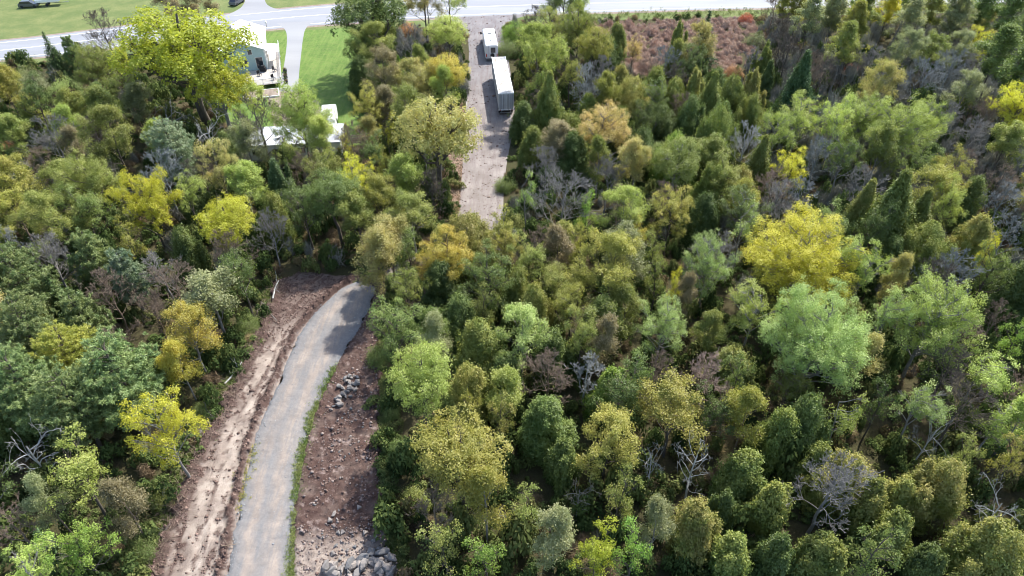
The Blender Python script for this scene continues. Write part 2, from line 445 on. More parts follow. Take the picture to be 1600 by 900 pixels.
# turned soil on both sides of it
soilpoly = np.array([G(*p) for p in ((190, 1010), (232, 915), (262, 820), (300, 720), (340, 650), (372, 590), (398, 530), (420, 480), (428, 440), (470, 425), (520, 428), (560, 432), (600, 440), (606, 470), (594, 520), (588, 560), (592, 620), (592, 700), (596, 780), (606, 850), (622, 915), (640, 1010))])
def inpoly(P, poly):
    x, y = P[:, 0], P[:, 1]; c = np.zeros(len(P), bool); n = len(poly); j = n - 1
    for i in range(n):
        xi, yi = poly[i]; xj, yj = poly[j]
        with np.errstate(divide='ignore', invalid='ignore'):
            c ^= ((yi > y) != (yj > y)) & (x < (xj - xi) * (y - yi) / (yj - yi + 1e-12) + xi)
        j = i
    return c
def dist(P, L):
    L = resample(L, 160); d = np.full(len(P), 1e9)
    for a, b in zip(L[:-1], L[1:]):
        ab = b - a; t = np.clip(((P - a) @ ab) / (ab @ ab), 0, 1)
        d = np.minimum(d, np.linalg.norm(P - a - t[:, None] * ab, axis=1))
    return d
drivepoly = np.concatenate([DL, DR[::-1]])
st = .14
gx = np.arange(soilpoly[:, 0].min(), soilpoly[:, 0].max(), st); gy = np.arange(soilpoly[:, 1].min(), soilpoly[:, 1].max(), st)
XX, YY = np.meshgrid(gx, gy); P = np.stack([XX.ravel(), YY.ravel()], 1)
def nz(P, s, o=0., oct=1):
    out = np.zeros(len(P)); a = 1
    for k in range(oct):
        out += a * np.array([noise.noise((x * s, y * s, o + k)) for x, y in P]); s *= 2.1; a *= .5
    return out
jx = np.stack([P[:, 0] + .9 * nz(P, .6, 5, 2), P[:, 1] + .9 * nz(P, .6, 8, 2)], 1)
ins = inpoly(jx, soilpoly)
dL, dR = dist(P, DL), dist(P, DR)
left = np.interp(P[:, 1], resample(DL, 200)[:, 1], resample(DL, 200)[:, 0]) + 1 > P[:, 0]
on = inpoly(P, drivepoly)
n1 = nz(P, .5, 1, 3); n2 = nz(P, 1.6, 2, 3); n3 = nz(P, 4., 3, 2)
outer = dist(P, resample(soilpoly[:9], 60))
rut = np.sin(dL * 2 * math.pi / 1.5 + n1 * 2.6 + .8 * np.sin(P[:, 1] * .35)) * np.clip(.55 + 1.6 * nz(P, .22, 12, 2), 0, 1)
z = .17 + .06 * n1 + .06 * n2 + .045 * n3
berm = np.exp(-((dL - .55 - .25 * n1) / .38) ** 2) * left
z += berm * (.38 + .35 * n2) + left * (~on) * .06 * rut * np.clip(dL - 1, 0, 1)
z += left * np.clip(1.3 - outer, 0, 1.3) * (.28 + .25 * n2)
z += (~left) * (~on) * (.1 + .16 * np.clip(n2, 0, 1) + .12 * np.abs(n3))
edge_d = np.minimum(dL, dR)
z = np.where(on, .0, np.where(edge_d < .25, np.minimum(z, .12), z))
strk = np.array([noise.noise((a * 1.5, b * .16, 6.)) for a, b in zip(dL, P[:, 1])]) + .6 * np.array([noise.noise((a * 4., b * .5, 8.)) for a, b in zip(dL, P[:, 1])])
dark = np.clip(left * np.clip(strk * 1.7 - .38, 0, .8) + np.clip((P[:, 1] - 53) / 7, 0, .75) * (~on) + berm * 1.4 * (1 + n3) + left * (np.clip(1.7 - outer + n2, 0, 1) * .95) + left * np.clip(-rut * .6 + n2 * 1.5 - .25, 0, .75) + (~left) * np.clip(n3 * 1.2 + .1, 0, .35), 0, 1)
red = np.where(left, np.clip(.10 + .5 * n1 + .6 * np.clip(1 - outer / 3, 0, 1), 0, 1), np.clip(1.0 - np.clip((31.5 - P[:, 1]) / 3, 0, .8) + .3 * n1, 0, 1))
nx, ny = len(gx), len(gy)
idx = np.arange(nx * ny).reshape(ny, nx)
Fq = np.stack([idx[:-1, :-1], idx[:-1, 1:], idx[1:, 1:], idx[1:, :-1]], -1).reshape(-1, 4)
Fq = Fq[ins[Fq].any(1)]
z = np.where(ins, z, -.05)
used = np.unique(Fq); remap = np.full(nx * ny, -1); remap[used] = np.arange(len(used))
soil_me = mesh_np("turned_soil", np.c_[P, z][used], remap[Fq], M_soil, smooth=True)
for nm, arr in (("dark", dark), ("red", red)):
    a = soil_me.attributes.new(nm, 'FLOAT', 'POINT'); a.data.foreach_set("value", arr[used].astype(np.float32))
o = link("turned_soil", soil_me); o['kind'] = 'structure'
# clods and stones lying in the soil (uncountable)
def clods(name, pts, zs, sizes, mat, lab=None):
    n = len(pts)
    base = unit(np.array([(1, 0, 0), (-1, 0, 0), (0, 1, 0), (0, -1, 0), (0, 0, 1), (0, 0, -1.)]))
    V = base[None] * (sizes[:, None, None] * rng.uniform(.5, 1.1, (n, 6, 1))) * np.array([1, 1, .7])
    a = rng.uniform(0, 6.3, n); ca, sa = np.cos(a), np.sin(a)
    V = np.stack([V[..., 0] * ca[:, None] - V[..., 1] * sa[:, None] + V[..., 2] * .3, V[..., 0] * sa[:, None] + V[..., 1] * ca[:, None], V[..., 2]], -1)
    V += np.c_[pts, zs][:, None]
    f = np.array([(0, 2, 4), (2, 1, 4), (1, 3, 4), (3, 0, 4), (2, 0, 5), (1, 2, 5), (3, 1, 5), (0, 3, 5)])
    F = (np.arange(n)[:, None, None] * 6 + f).reshape(-1, 3)
    me = mesh_np(name, V.reshape(-1, 3), F, mat, np.repeat(rng.random(n), 6))
    o = link(name, me); o['kind'] = 'stuff'
    if lab: o['label'] = lab
    return o
def stone_mat(name, a, b):
    m, ns, ls = new_mat(name)
    f = noise_fac(ns, ls, 5, .3, .7, 8, .7)
    c = mixcol(ns, ls, attr(ns, "tint"), a, b); c = mixcol(ns, ls, mul(ns, ls, f, .4), c, tuple(x * .5 for x in a))
    principled(ns, ls, c, .9, spec=.2, bump=f, bstr=.5, bdist=.04); return m
M_clod = stone_mat("soil_clod", (.10, .065, .055), (.30, .21, .175))
M_pale = stone_mat("pale_stone", (.17, .13, .12), (.36, .30, .27))
cand = np.flatnonzero(ins & ~on)
wgt = (dark[cand] * 1.4 + .05) * (edge_d[cand] > .2); wgt = wgt / wgt.sum()
s_ = rng.choice(cand, 8000, p=wgt); q = P[s_] + rng.normal(0, .06, (8000, 2))
clods("soil_clods", q, z[s_] + .02, rng.gamma(2.0, .03, 8000) + .02, M_clod, "dark clods of turned earth strewn beside the stone driveway")
c2 = cand[(~left[cand]) & (edge_d[cand] > .4)]
w2 = np.clip(n1[c2] + .45, .05, 2) * np.where(P[c2, 1] < 31.5, 3., 1.); w2 /= w2.sum()
s_ = rng.choice(c2, 1500, p=w2); q = P[s_] + rng.normal(0, .06, (1500, 2))
clods("broken_stones", q, z[s_] + .03, rng.gamma(2.0, .035, 1500) + .025, M_pale, "pale broken stones strewn over the red brown soil")
onc = np.flatnonzero((on | (edge_d < .35 + .3 * n1)) & (P[:, 1] < 60)); pw = np.where(edge_d[onc] < .4, 6., 1.); pw /= pw.sum()
s_ = rng.choice(onc, 2600, p=pw); q = P[s_] + rng.normal(0, .08, (2600, 2))
clods("loose_gravel", q, np.full(2600, .2), rng.gamma(2.0, .012, 2600) + .015, stone_mat("drive_stone", (.2, .21, .23), (.46, .47, .48)), "loose stones on the gravel driveway")
SOILZ = z.copy()
def soil_z(x, y):
    i = int(np.clip((x - gx[0]) / st, 0, nx - 1)); j = int(np.clip((y - gy[0]) / st, 0, ny - 1))
    k = idx[j, i]; return float(SOILZ[k]) if ins[k] else 0.

# ------------------------------------------------------------ buildings and vehicles
M_white = simple("white_metal_roofing", (.82, .83, .82), .35, var=.05, spec=.5)
M_wpaint = simple("white_paint", (.75, .76, .75), .5, var=.1)
M_teal = simple("teal_siding", (.44, .57, .57), .6, var=.08)
M_deck = simple("weathered_deck_boards", (.48, .44, .40), .8, var=.2, scale=2)
M_dark = simple("black_rubber", (.025, .025, .028), .7, var=.1)
M_glass = simple("dark_window_glass", (.03, .035, .045), .08, var=.0, spec=.8)
M_steel = simple("grey_steel", (.28, .29, .30), .45, .6)
M_silver = simple("dulled_white_panel", (.52, .53, .545), .5, var=.2, scale=1.2, dark=(.42, .41, .40))
def stained_roof():
    m, ns, ls = new_mat("stained_roof")
    f = noise_fac(ns, ls, .5, .46, .62, 8, .75, dist=.8); g = noise_fac(ns, ls, 3, .4, .7, 8, .8)
    c = mixcol(ns, ls, f, (.40, .405, .41), (.22, .19, .15)); c = mixcol(ns, ls, mul(ns, ls, g, .4), c, (.45, .43, .40))
    principled(ns, ls, c, .6, spec=.3, bump=g, bstr=.1); return m
M_stain = stained_roof()
M_roof2 = simple("pale_trailer_roof", (.45, .47, .50), .6, var=.25, scale=.8)
M_red = simple("red_lens", (.5, .03, .02), .3, var=0)
M_wood = simple("weathered_timber", (.36, .31, .26), .85, var=.25)
M_pot = simple("dark_planter", (.06, .06, .065), .7, var=.1)
M_carg = simple("grey_car_paint", (.10, .11, .125), .3, .3, var=.03, spec=.6)
M_carw = simple("white_car_paint", (.75, .75, .76), .3, 0, var=.03, spec=.6)
# house
h = thing("house", "white roofed house with teal gable wall and side deck beside the driveway", "house", (-47.0, 128.1, 0), math.atan2(.28, .96))
prof = [(-8, 0), (0, 0), (0, 4.5), (-4, 6.2), (-8, 4.5)]
MB().prism(prof, 0, 12.5, 'y').build("wall", M_teal, h)
o = MB().prism([(-4, 6.27), (.45, 4.38), (.45, 4.46), (-4, 6.36)], -.35, 12.9, 'y').build("roof", M_white, h)
rb = MB()
for k in range(27): 
    y = -.3 + k * .5; rb.prism([(-4, 6.36), (.45, 4.46), (.45, 4.50), (-4, 6.40)], y, y + .05, 'y')
rb.build("roof_rib", M_white, o)['kind'] = 'stuff'
o = MB().prism([(-8.45, 4.38), (-4, 6.27), (-4, 6.36), (-8.45, 4.46)], -.35, 12.9, 'y').build("roof", M_white, h)
MB().box(-6.2, -5.5, 7.5, 8.2, 5.2, 6.9).build("chimney", M_steel, h)
MB().cyl((-2.2, 10.6, 5.75), .12, .8, 'z', 10).build("vent_pipe", M_steel, h)
MB().box(.003, .06, .0, 12.5, .9, 4.36).build("side_wall_panel", M_wpaint, h)
MB().box(-.16, .0, -.05, -.003, .0, 4.4).build("corner_board", M_wpaint, h)
for (x0, x1, z0, z1) in ((-1.9, -.7, 1.0, 3.1), (-4.9, -3.4, 1.6, 2.9), (-3.0, -2.3, 3.8, 4.7)):
    wdw = MB().box(x0 - .08, x1 + .08, -.06, -.002, z0 - .08, z1 + .08).build("window", M_wpaint, h)
    MB().box(x0, x1, -.08, -.062, z0, z1).build("pane", M_glass, wdw)
for y in (2.0, 6.2, 9.6):
    wdw = MB().box(.062, .11, y - .08, y + 1.28, 1.8, 3.2).build("window", M_wpaint, h)
    MB().box(.112, .13, y, y + 1.2, 1.9, 3.1).build("pane", M_glass, wdw)
dr_ = MB().box(.062, .12, 4.4, 5.3, .9, 3.0).build("door", M_dark, h); MB().cyl((.16, 4.5, 1.9), .04, .08, 'x', 8).build("handle", M_steel, dr_)
pr = MB().prism([(.1, 3.75), (2.6, 3.35), (2.6, 3.43), (.1, 3.83)], 1.0, 5.2, 'y').build("porch_roof", M_white, h)
for y in (1.2, 5.0): MB().box(2.35, 2.47, y - .06, y + .06, .9, 3.42).build("post", M_wpaint, pr)
dk = MB().box(.13, 2.3, -7.5, 12.0, .72, .74).box(-4.2, .13, -7.5, -.07, .72, .74).build("deck", M_deck, h)
bm_ = MB(); 
for k in range(130):
    y = -7.4 + k * .15; bm_.box(.14, 2.28, y, y + .13, .742, .78)
for k in range(48):
    y = -7.4 + k * .15; bm_.box(-4.18, .13, y, y + .13, .742, .78)
bm_.build("deck_board", M_deck, dk)['kind'] = 'stuff'
def railing(x0, y0, x1, y1, z):
    r = MB(); L = math.hypot(x1 - x0, y1 - y0); n = int(L / .16)
    r.tube((x0, y0, z + 1.0), (x1, y1, z + 1.0), .05, 6).tube((x0, y0, z + .12), (x1, y1, z + .12), .035, 6)
    for i in range(n + 1):
        t = i / n; x = x0 + (x1 - x0) * t; y = y0 + (y1 - y0) * t; q = .05 if i % 10 == 0 else .02
        r.box(x - q, x + q, y - q, y + q, z, z + (1.08 if i % 10 == 0 else .98))
    r.build("railing", M_wpaint, h)['kind'] = 'stuff'
railing(2.3, -7.5, 2.3, 12, .78); railing(-4.2, -7.5, 2.3, -7.5, .78)
MB().box(-4.6, 1.6, -12.0, -8.6, .0, .32).build("patio_base", M_wpaint, h); MB().box(-4.4, 1.4, -11.8, -8.8, .322, .36).build("patio_floor", M_pad, h)
def hw(x, y, z=0):
    a = math.atan2(.28, .96); return (-47 + x * math.cos(a) - y * math.sin(a), 128.1 + x * math.sin(a) + y * math.cos(a), z)
labs = ["topmost", "second", "third", "fourth", "lowest"]
for i, y in enumerate((-.5, -2.2, -3.6, -5.0, -6.2)):
    p = hw(3.0, y); t = thing("planter", f"dark round planter beside the deck rail, {labs[i]} of the row of five", "planter", p, 0, "planters along the deck")
    MB().cyl((0, 0, .25), .36 - .03 * (i % 2), .5, 'z', 14).build("pot", M_pot, t)
    s = MB()
    for k in range(40):
        a = rnd.uniform(0, 6.28); r = rnd.uniform(.1, .42); c = (math.cos(a) * r, math.sin(a) * r, .5 + rnd.uniform(0, .35)); s.tube((0, 0, .45), c, .03, 4)
    s.build("plant", PAL['green'] if i % 2 else PAL['brown'], t)
for lab, x, y in (("dark patio chair at the front left of the deck below the teal wall", -1.6, -3.2), ("dark patio chair near the deck's front right corner", .9, -5.8), ("dark patio chair beside the deck's side rail", 1.2, -1.8)):
    t = thing("patio_chair", lab, "chair", hw(x, y, .78), rnd.uniform(0, 6), "chairs on the deck")
    MB().box(-.3, .3, -.3, .3, .38, .44).build("seat", M_dark, t); MB().box(-.3, .3, .26, .32, .44, 1.0).build("backrest", M_dark, t)
    for a in (-.27, .23):
        for b in (-.27, .23): MB().box(a, a + .05, b, b + .05, 0, .38).build("leg", M_dark, t)
t = thing("barbecue_grill", "black barbecue grill against the teal gable wall on the deck", "barbecue", hw(-.9, -1.2, .78))
MB().box(-.6, .6, -.28, .28, .1, .85).build("cart", M_dark, t); MB().prism([(-.28, .86), (.28, .86), (.22, 1.12), (0, 1.22), (-.22, 1.12)], -.4, .4).build("lid", M_dark, t)
# long white roofed mobile home and the camper behind it
t = thing("mobile_home", "long low mobile home with pale flat roof half hidden behind trees", "building", (-33.9, 97.0, 0), R_(6))
MB().box(-7.2, 7.2, -3, 3, .35, 2.75).build("wall", M_wpaint, t); MB().box(-7.1, 7.1, -2.9, 2.9, 0, .35).build("skirting", M_steel, t)
rf = MB().prism([(-3.15, 2.76), (3.15, 2.76), (3.15, 2.86), (0, 3.12), (-3.15, 2.86)], -7.35, 7.35).build("roof", M_roof2, t)
sm = MB()
for k in range(12): sm.prism([(-3.15, 2.86), (0, 3.12), (3.15, 2.86), (3.15, 2.90), (0, 3.16), (-3.15, 2.90)], -7.3 + k * 1.22, -7.25 + k * 1.22)
sm.build("roof_seam", M_wpaint, rf)['kind'] = 'stuff'
MB().cyl((3.2, .8, 3.2), .14, .5, 'z', 10).build("vent_pipe", M_steel, rf); MB().box(-2.6, -2.0, -1.6, -1.0, 3.0, 3.25).build("roof_vent", M_wpaint, rf)
for x in (-5.6, -2.6, 1.2, 5.0):
    wdw = MB().box(x - .65, x + .65, -3.05, -3.003, 1.2, 2.2).build("window", M_wpaint, t); MB().box(x - .56, x + .56, -3.07, -3.052, 1.28, 2.12).build("pane", M_glass, wdw)
dr_ = MB().box(2.6, 3.5, -3.06, -3.003, .4, 2.4).build("door", M_steel, t); MB().cyl((2.75, -3.09, 1.4), .04, .06, 'y', 8).build("handle", M_dark, dr_)
def wheel(p, r, w, parent, hub=M_steel):
    wl = MB().cyl(p, r, w, 'x', 20).build("wheel", M_dark, parent, .02); s = 1 if p[0] > 0 else -1
    MB().cyl((p[0] + s * w * .5, p[1], p[2]), r * .52, .04, 'x', 12).build("hub", hub, wl)
t = thing("travel_camper", "short white camper with ribbed roof parked behind the mobile home", "camper", (-30.45, 105.2, 0), R_(9))
bd = MB().prism([(-3.1, .6), (3.1, .6), (3.25, 1.6), (2.9, 2.7), (-3.0, 2.7), (-3.2, 1.2)], -1.2, 1.2).build("body", M_wpaint, t, .08)
rf = MB().box(-1.12, 1.12, -2.85, 2.75, 2.69, 2.76).build("roof", M_white, t, .03)
MB().box(-.35, .35, .2, .9, 2.76, 2.98).build("roof_vent", M_silver, rf, .03); MB().box(-.45, .45, -1.6, -.7, 2.76, 3.02).build("air_conditioner", M_silver, rf, .05)
MB().box(-1.12, -1.04, -2.8, 2.7, 2.76, 2.8).build("edge_trim", M_steel, rf); MB().box(1.04, 1.12, -2.8, 2.7, 2.76, 2.8).build("edge_trim", M_steel, rf)
MB().box(-.7, .7, -3.2, -3.13, 1.5, 2.2).build("window", M_glass, t)
for s in (-1, 1): wheel((s * 1.05, -.4, .36), .36, .24, t)
t = thing("gas_bottle_post", "dark post with a pale cap beside the camper's corner", "post", (*G(528, 199), 0))
MB().cyl((0, 0, .8), .12, 1.6, 'z', 10).build("post", M_dark, t); MB().cyl((0, 0, 1.68), .17, .16, 'z', 12).build("cap", M_wpaint, t)
t = thing("slatted_rack", "weathered grey slatted timber rack beside the narrow yellow tree", "rack", (*G(561, 226), 0), R_(4))
for k in range(4): MB().box(-1.1, 1.1, -.04, .0, .3 + k * .4, .48 + k * .4).build("slat", M_wood, t)
for x in (-1.05, 0, 1.0): MB().box(x, x + .1, .003, .1, 0, 1.75).build("post", M_wood, t)
# semi trailer: local +y forward, origin at the rear
t = thing("semi_trailer", "long white box semi trailer with stained roof parked on the gravel lane", "trailer", (-1.0, 109.5, 0), R_(5.4))
L_ = 16.2
MB().box(-1.27, 1.27, .05, L_, 1.15, 4.02).build("body", M_silver, t, .02)
rb = MB()
for k in range(26):
    y = .5 + k * .61
    for s in (-1, 1): rb.box(s * 1.27 - (.03 if s < 0 else -.001), s * 1.27 + (.03 if s > 0 else -.001), y, y + .09, 1.2, 3.95)
rb.build("side_post", M_silver, t)['kind'] = 'stuff'
rf = MB().box(-1.24, 1.24, .1, L_ - .05, 4.022, 4.05).build("roof", M_stain, t)
for k in range(13):
    MB().box(-1.22, 1.22, .8 + k * 1.2, .84 + k * 1.2, 4.052, 4.062).build("roof_bow", M_silver, rf)
for s in (-1, 1): MB().box(s * 1.25 - .06, s * 1.25 + .06, .02, L_ + .03, 3.98, 4.09).build("top_rail", M_wpaint, t)
MB().box(-1.3, 1.3, -.06, .045, 3.9, 4.1).build("rear_frame", M_wpaint, t); MB().box(-1.3, 1.3, -.05, .045, 1.0, 1.2).build("rear_sill", M_wpaint, t)
for s in (-1, 1):
    d = MB().box(min(s * 1.24, s * .01), max(s * 1.24, s * .01), -.03, .045, 1.21, 3.89).build("door", M_silver, t)
    pb = MB()
    for k in range(4): x = s * (.2 + .29 * k); pb.box(x - .03, x + .03, -.06, -.031, 1.25, 3.85)
    pb.build("door_rib", M_steel, d)['kind'] = 'stuff'
    for k in (.4, .95): MB().tube((s * k, -.10, 1.1), (s * k, -.10, 3.95), .025, 6).build("lock_rod", M_steel, d)
    MB().box(s * 1.0 - .12, s * 1.0 + .12, -.09, -.052, 1.04, 1.14).build("tail_light", M_red, t)
    MB().box(s * .85 - .3, s * .85 + .3, .5, .53, .3, 1.0).build("mud_flap", M_dark, t)
    MB().box(s * .7 - .05, s * .7 + .05, 12.4, 12.55, .15, 1.15).build("landing_leg", M_steel, t)
    for y in (1.3, 2.6): wheel((s * .98, y, .52), .52, .5, t)
MB().box(-1.1, 1.1, -.02, .08, .5, .62).box(-.8, -.7, 0, .08, .62, 1.0).box(.7, .8, 0, .08, .62, 1.0).build("bumper_guard", M_steel, t)
MB().box(-.5, .5, .3, L_ - .5, .95, 1.148).build("underframe", M_dark, t)
# motorhome
t = thing("motorhome", "white motorhome with two roof vents parked ahead of the long trailer", "motorhome", (-4.0, 133.6, 0), R_(5.5))
MB().box(-1.25, 1.25, 0, 9.6, .55, 3.12).build("body", M_carw, t, .1)
rf = MB().box(-1.15, 1.15, .12, 9.5, 3.121, 3.19).build("roof", M_white, t, .02)
for y, lab in ((6.2, 1), (2.6, 0)):
    v = MB().box(-.36 if lab else -.18, .36 if lab else .18, y, y + (.7 if lab else .36), 3.19, 3.36).build("roof_vent", M_steel if lab else M_silver, rf, .03)
for s in (-1, 1): MB().box(s * 1.12 - .03, s * 1.12 + .03, .2, 9.4, 3.19, 3.23).build("roof_rail", M_silver, rf)
cb = MB().prism([(9.603, .5), (12.3, .5), (12.4, 1.2), (11.1, 1.5), (10.4, 2.35), (9.603, 2.6)], -1.05, 1.05).build("cab", M_carw, t, .05)
MB().prism([(11.12, 1.52), (10.42, 2.37), (10.45, 2.4), (11.2, 1.54)], -.9, .9).build("windshield", M_glass, cb)
for s in (-1, 1): MB().box(s * 1.5 - .16, s * 1.5 + .16, 10.8, 10.95, 1.6, 2.05).tube((s * 1.05, 10.8, 1.7), (s * 1.45, 10.88, 1.8), .04, 6).build("mirror", M_dark, cb)
MB().box(-1.2, -.55, 9.7, 10.3, 2.2, 3.0).build("front_locker", M_dark, t, .05)
MB().box(-.2, .72, -.05, -.002, 1.75, 2.75).build("rear_window", M_glass, t)
sp_w = MB().cyl((.1, -.16, 1.25), .4, .26, 'y', 18).build("spare_wheel", M_dark, t, .02)
for x in (-.95, -.6): MB().tube((x, -.1, .8), (x, -.1, 3.2), .025, 6).build("ladder_rail", M_steel, t)
for s in (-1, 1):
    MB().box(s * 1.05 - .09, s * 1.05 + .09, -.04, -.002, .95, 1.5).build("tail_light", M_red, t)
    for y in (2.6, 10.9): wheel((s * 1.02, y, .42), .42, .28, t)
    wdw = MB().box(s * 1.25 - (.02 if s < 0 else -.002), s * 1.25 + (.02 if s > 0 else -.002), 5.5, 7.0, 1.7, 2.4).build("window", M_glass, t)
MB().box(-1.2, 1.2, -.12, -.02, .45, .62).build("bumper", M_steel, t)
def car(lab, p, rz, mat):
    t = thing("parked_car", lab, "car", (*p, 0), rz, "cars across the road")
    bd = MB().prism([(-2.2, .35), (2.2, .35), (2.25, .75), (1.35, .95), (-2.1, .98)], -.88, .88, 'y').build("body", mat, t, .06)
    MB().prism([(-1.95, .97), (1.25, .93), (.55, 1.42), (-1.5, 1.45)], -.74, .74, 'y').build("cabin", M_glass, t, .03)
    MB().box(-1.4, .45, -.66, .66, 1.44, 1.49).build("roof", mat, t, .02)
    for x in (-1.35, 1.4):
        for s in (-1, 1):
            wl = MB().cyl((x, s * .8, .33), .33, .2, 'y', 16).build("wheel", M_dark, t)
car("dark grey car parked on the grass at the top left across the road", G(47, 11), R_(8), M_carg)
car("dark car parked beside the far driveway across the road", G(371, 6), R_(75), M_carg)
t = thing("boat_trailer", "cluttered white boat on a trailer right of the grey car across the road", "boat", (*G(80, 8), 0), R_(14))
MB().prism([(-2.8, .9), (2.2, .9), (3.2, 1.6), (-2.9, 1.6)], -.95, .95, 'y').build("hull", M_carw, t, .1)
MB().box(-1.2, .6, -.7, .7, 1.6, 2.1).build("cover", M_silver, t, .1); MB().tube((-2.5, 0, .5), (4.0, 0, .5), .07, 6).build("drawbar", M_steel, t)
for s in (-1, 1): MB().cyl((-.6, s * .8, .33), .33, .2, 'y', 14).build("wheel", M_dark, t)
t = thing("mailbox", "small pale mailbox on a post at the road's edge by the house roof", "mailbox", (*G(417, 43), 0))
MB().box(-.05, .05, -.05, .05, 0, 1.1).build("post", M_wood, t); MB().prism([(-.15, 1.1), (.15, 1.1), (.15, 1.3), (0, 1.4), (-.15, 1.3)], -.28, .28, 'y').build("box", M_wpaint, t)
# rocks
def rock_mesh(i):
    bm = bmesh.new(); r = random.Random(50 + i)
    sx, sy, sz = r.uniform(.8, 1.2), r.uniform(.55, .9), r.uniform(.45, .7)
    for _ in range(15):
        v = Vector([r.gauss(0, 1) for _ in range(3)]).normalized(); bm.verts.new((v.x * sx, v.y * sy, v.z * sz))
    bmesh.ops.convex_hull(bm, input=bm.verts)
    bmesh.ops.bevel(bm, geom=list(bm.edges), offset=.05, segments=1, affect='EDGES')
    bmesh.ops.recalc_face_normals(bm, faces=bm.faces)
    me = bpy.data.meshes.new("boulder"); bm.to_mesh(me); bm.free(); return me
def rock_mat():
    m, ns, ls = new_mat("broken_rock"); oi = ns.new("ShaderNodeObjectInfo")
    f = noise_fac(ns, ls, 1.6, .35, .7, 10, .75)
    a = mixcol(ns, ls, oi.outputs['Random'], (.14, .145, .15), (.36, .31, .27))
    c = mixcol(ns, ls, mul(ns, ls, f, .7), a, (.15, .14, .14)); principled(ns, ls, c, .85, spec=.2, bump=f, bstr=.7, bdist=.06); return m
M_rock = rock_mat(); ROCKS = [rock_mesh(i) for i in range(7)]
for me in ROCKS: me.materials.append(M_rock)
def boulder(px, py, s, lab, grp, dz=0):
    x, y = G(px, py); me = rnd.choice(ROCKS)
    o = link("boulder", me, None, (x, y, soil_z(x, y) + s * .12 + dz), (rnd.uniform(-.4, .4), rnd.uniform(-.4, .4), rnd.uniform(0, 6.28)), (s * .5,) * 3)
    tag(o, lab, "rock", grp)
for k in range(34):
    t_ = (k + .5) / 34; cx = 552 - 28 * t_ + (14 if rnd.random() < .3 else 0) * (1 - t_); cy = 592 + 50 * t_
    boulder(cx + rnd.gauss(0, 6), cy + rnd.gauss(0, 3), rnd.choice((.45, .55, .7, .85, 1.05)), "grey broken boulder heaped in the small rock pile right of the stone driveway", "boulders of the upper rock pile", rnd.uniform(0, .25))
for k in range(62):
    t_ = rnd.random(); boulder(510 + 105 * t_ + rnd.gauss(0, 4), 905 - 30 * t_ ** .5 * rnd.uniform(0, 1.6) + rnd.gauss(0, 5), rnd.choice((.45, .55, .7, .9, 1.2)), "grey broken boulder heaped in the large rock pile at the bottom edge", "boulders of the lower rock pile", rnd.uniform(0, .3))
for k in range(26):
    boulder(rnd.uniform(488, 590), rnd.uniform(790, 870), rnd.choice((.3, .4, .5, .65)), "pale stone lying loose between the two rock piles", "loose stones on the red soil")
for k in range(16):
    boulder(rnd.uniform(520, 570), rnd.uniform(650, 780), rnd.choice((.25, .32, .4)), "pale stone lying loose between the two rock piles", "loose stones on the red soil")
# fallen trunks and brush on the left bank
def log(x0, y0, x1, y1, r, lab, m='grey', bow=.3):
    a = Vector((*G(x0, y0), 0)); b = Vector((*G(x1, y1), 0)); a.z = soil_z(a.x, a.y) + r + .12; b.z = soil_z(b.x, b.y) + r * .6 + .25
    segs, pts = bend(a, b, r, r * .45, 7, .03)
    for k in range(5):
        p = pts[3 + k % 4]; segs += bend(p, np.array(p) + rng.normal(0, .5, 3) + [0, 0, .45], r * .35, .012, 3, .08)[0]
    o = link("fallen_log", tubes("fallen_log", segs, BK[m], 6)); tag(o, lab, "log", "fallen trunks on the left bank")

# ------------------------------------------------------------ tree prototypes (metres, base at z=0)
def runit(n): return unit(rng.normal(size=(n, 3)))
def bend(p0, p1, r0, r1, n=4, wob=.08):
    p0 = np.array(p0, float); p1 = np.array(p1, float); L = np.linalg.norm(p1 - p0)
    pts = [p0]
    off = rng.normal(0, wob * L, 3)
    for i in range(1, n + 1):
        t = i / n
        q = p0 + (p1 - p0) * t + off * math.sin(math.pi * t) + (rng.normal(0, wob * L * .25, 3) if i < n else 0)
        pts.append(q)
    return [(*pts[i], *pts[i + 1], r0 + (r1 - r0) * i / n, r0 + (r1 - r0) * (i + 1) / n) for i in range(n)], pts
def skeleton(H, R, z0, r0, levels=4, lean=.0, up=.55, nl=11, droop=0., spread=1.0):
    """returns trunk segs, branch segs, twig tips"""
    top = (rng.normal(0, lean * H), rng.normal(0, lean * H), H * .93)
    tr, tp = bend((0, 0, -.2), top, r0, r0 * .12, 8, .02)
    br = []; tips = []
    def sub(p, d, L, r, lev):
        n = 3; pts = [p]; q = p; dd = d
        for i in range(n):
            dd = unit(dd + rng.normal(0, .16, 3) + np.array([0, 0, .10 - droop])); q = q + dd * L / n
            br.append((*pts[-1], *q, r * (1 - .25 * i), r * (1 - .25 * (i + 1)))); pts.append(q)
        if lev <= 0: tips.append((q, dd)); return
        k = rng.integers(3, 5)
        for j in range(k):
            t = rng.uniform(.35, 1.); m = pts[int(np.ceil(t * n))]
            nd = unit(dd + rng.normal(0, .55, 3) * np.array([1, 1, .8]) + np.array([0, 0, .12 - droop]))
            sub(m, nd, L * rng.uniform(.5, .75), r * .5, lev - 1)
        tips.append((q, dd))
    tp = np.array(tp)
    for i in range(nl):
        t = (i + .5) / nl; zz = z0 + (H * .9 - z0) * t
        base = np.array([np.interp(zz, tp[:, 2], tp[:, k]) for k in range(3)])
        a = i * 2.4 + rng.uniform(-.5, .5)
        prof = math.sin(math.pi * min(.97, .32 + .62 * t)) ** .7
        d = unit(np.array([math.cos(a), math.sin(a), up + .9 * t]))
        sub(base, d, R * prof * .62 * spread, r0 * (.5 - .3 * t), levels - 1)
    return tr, br, tips
PROTO = {}
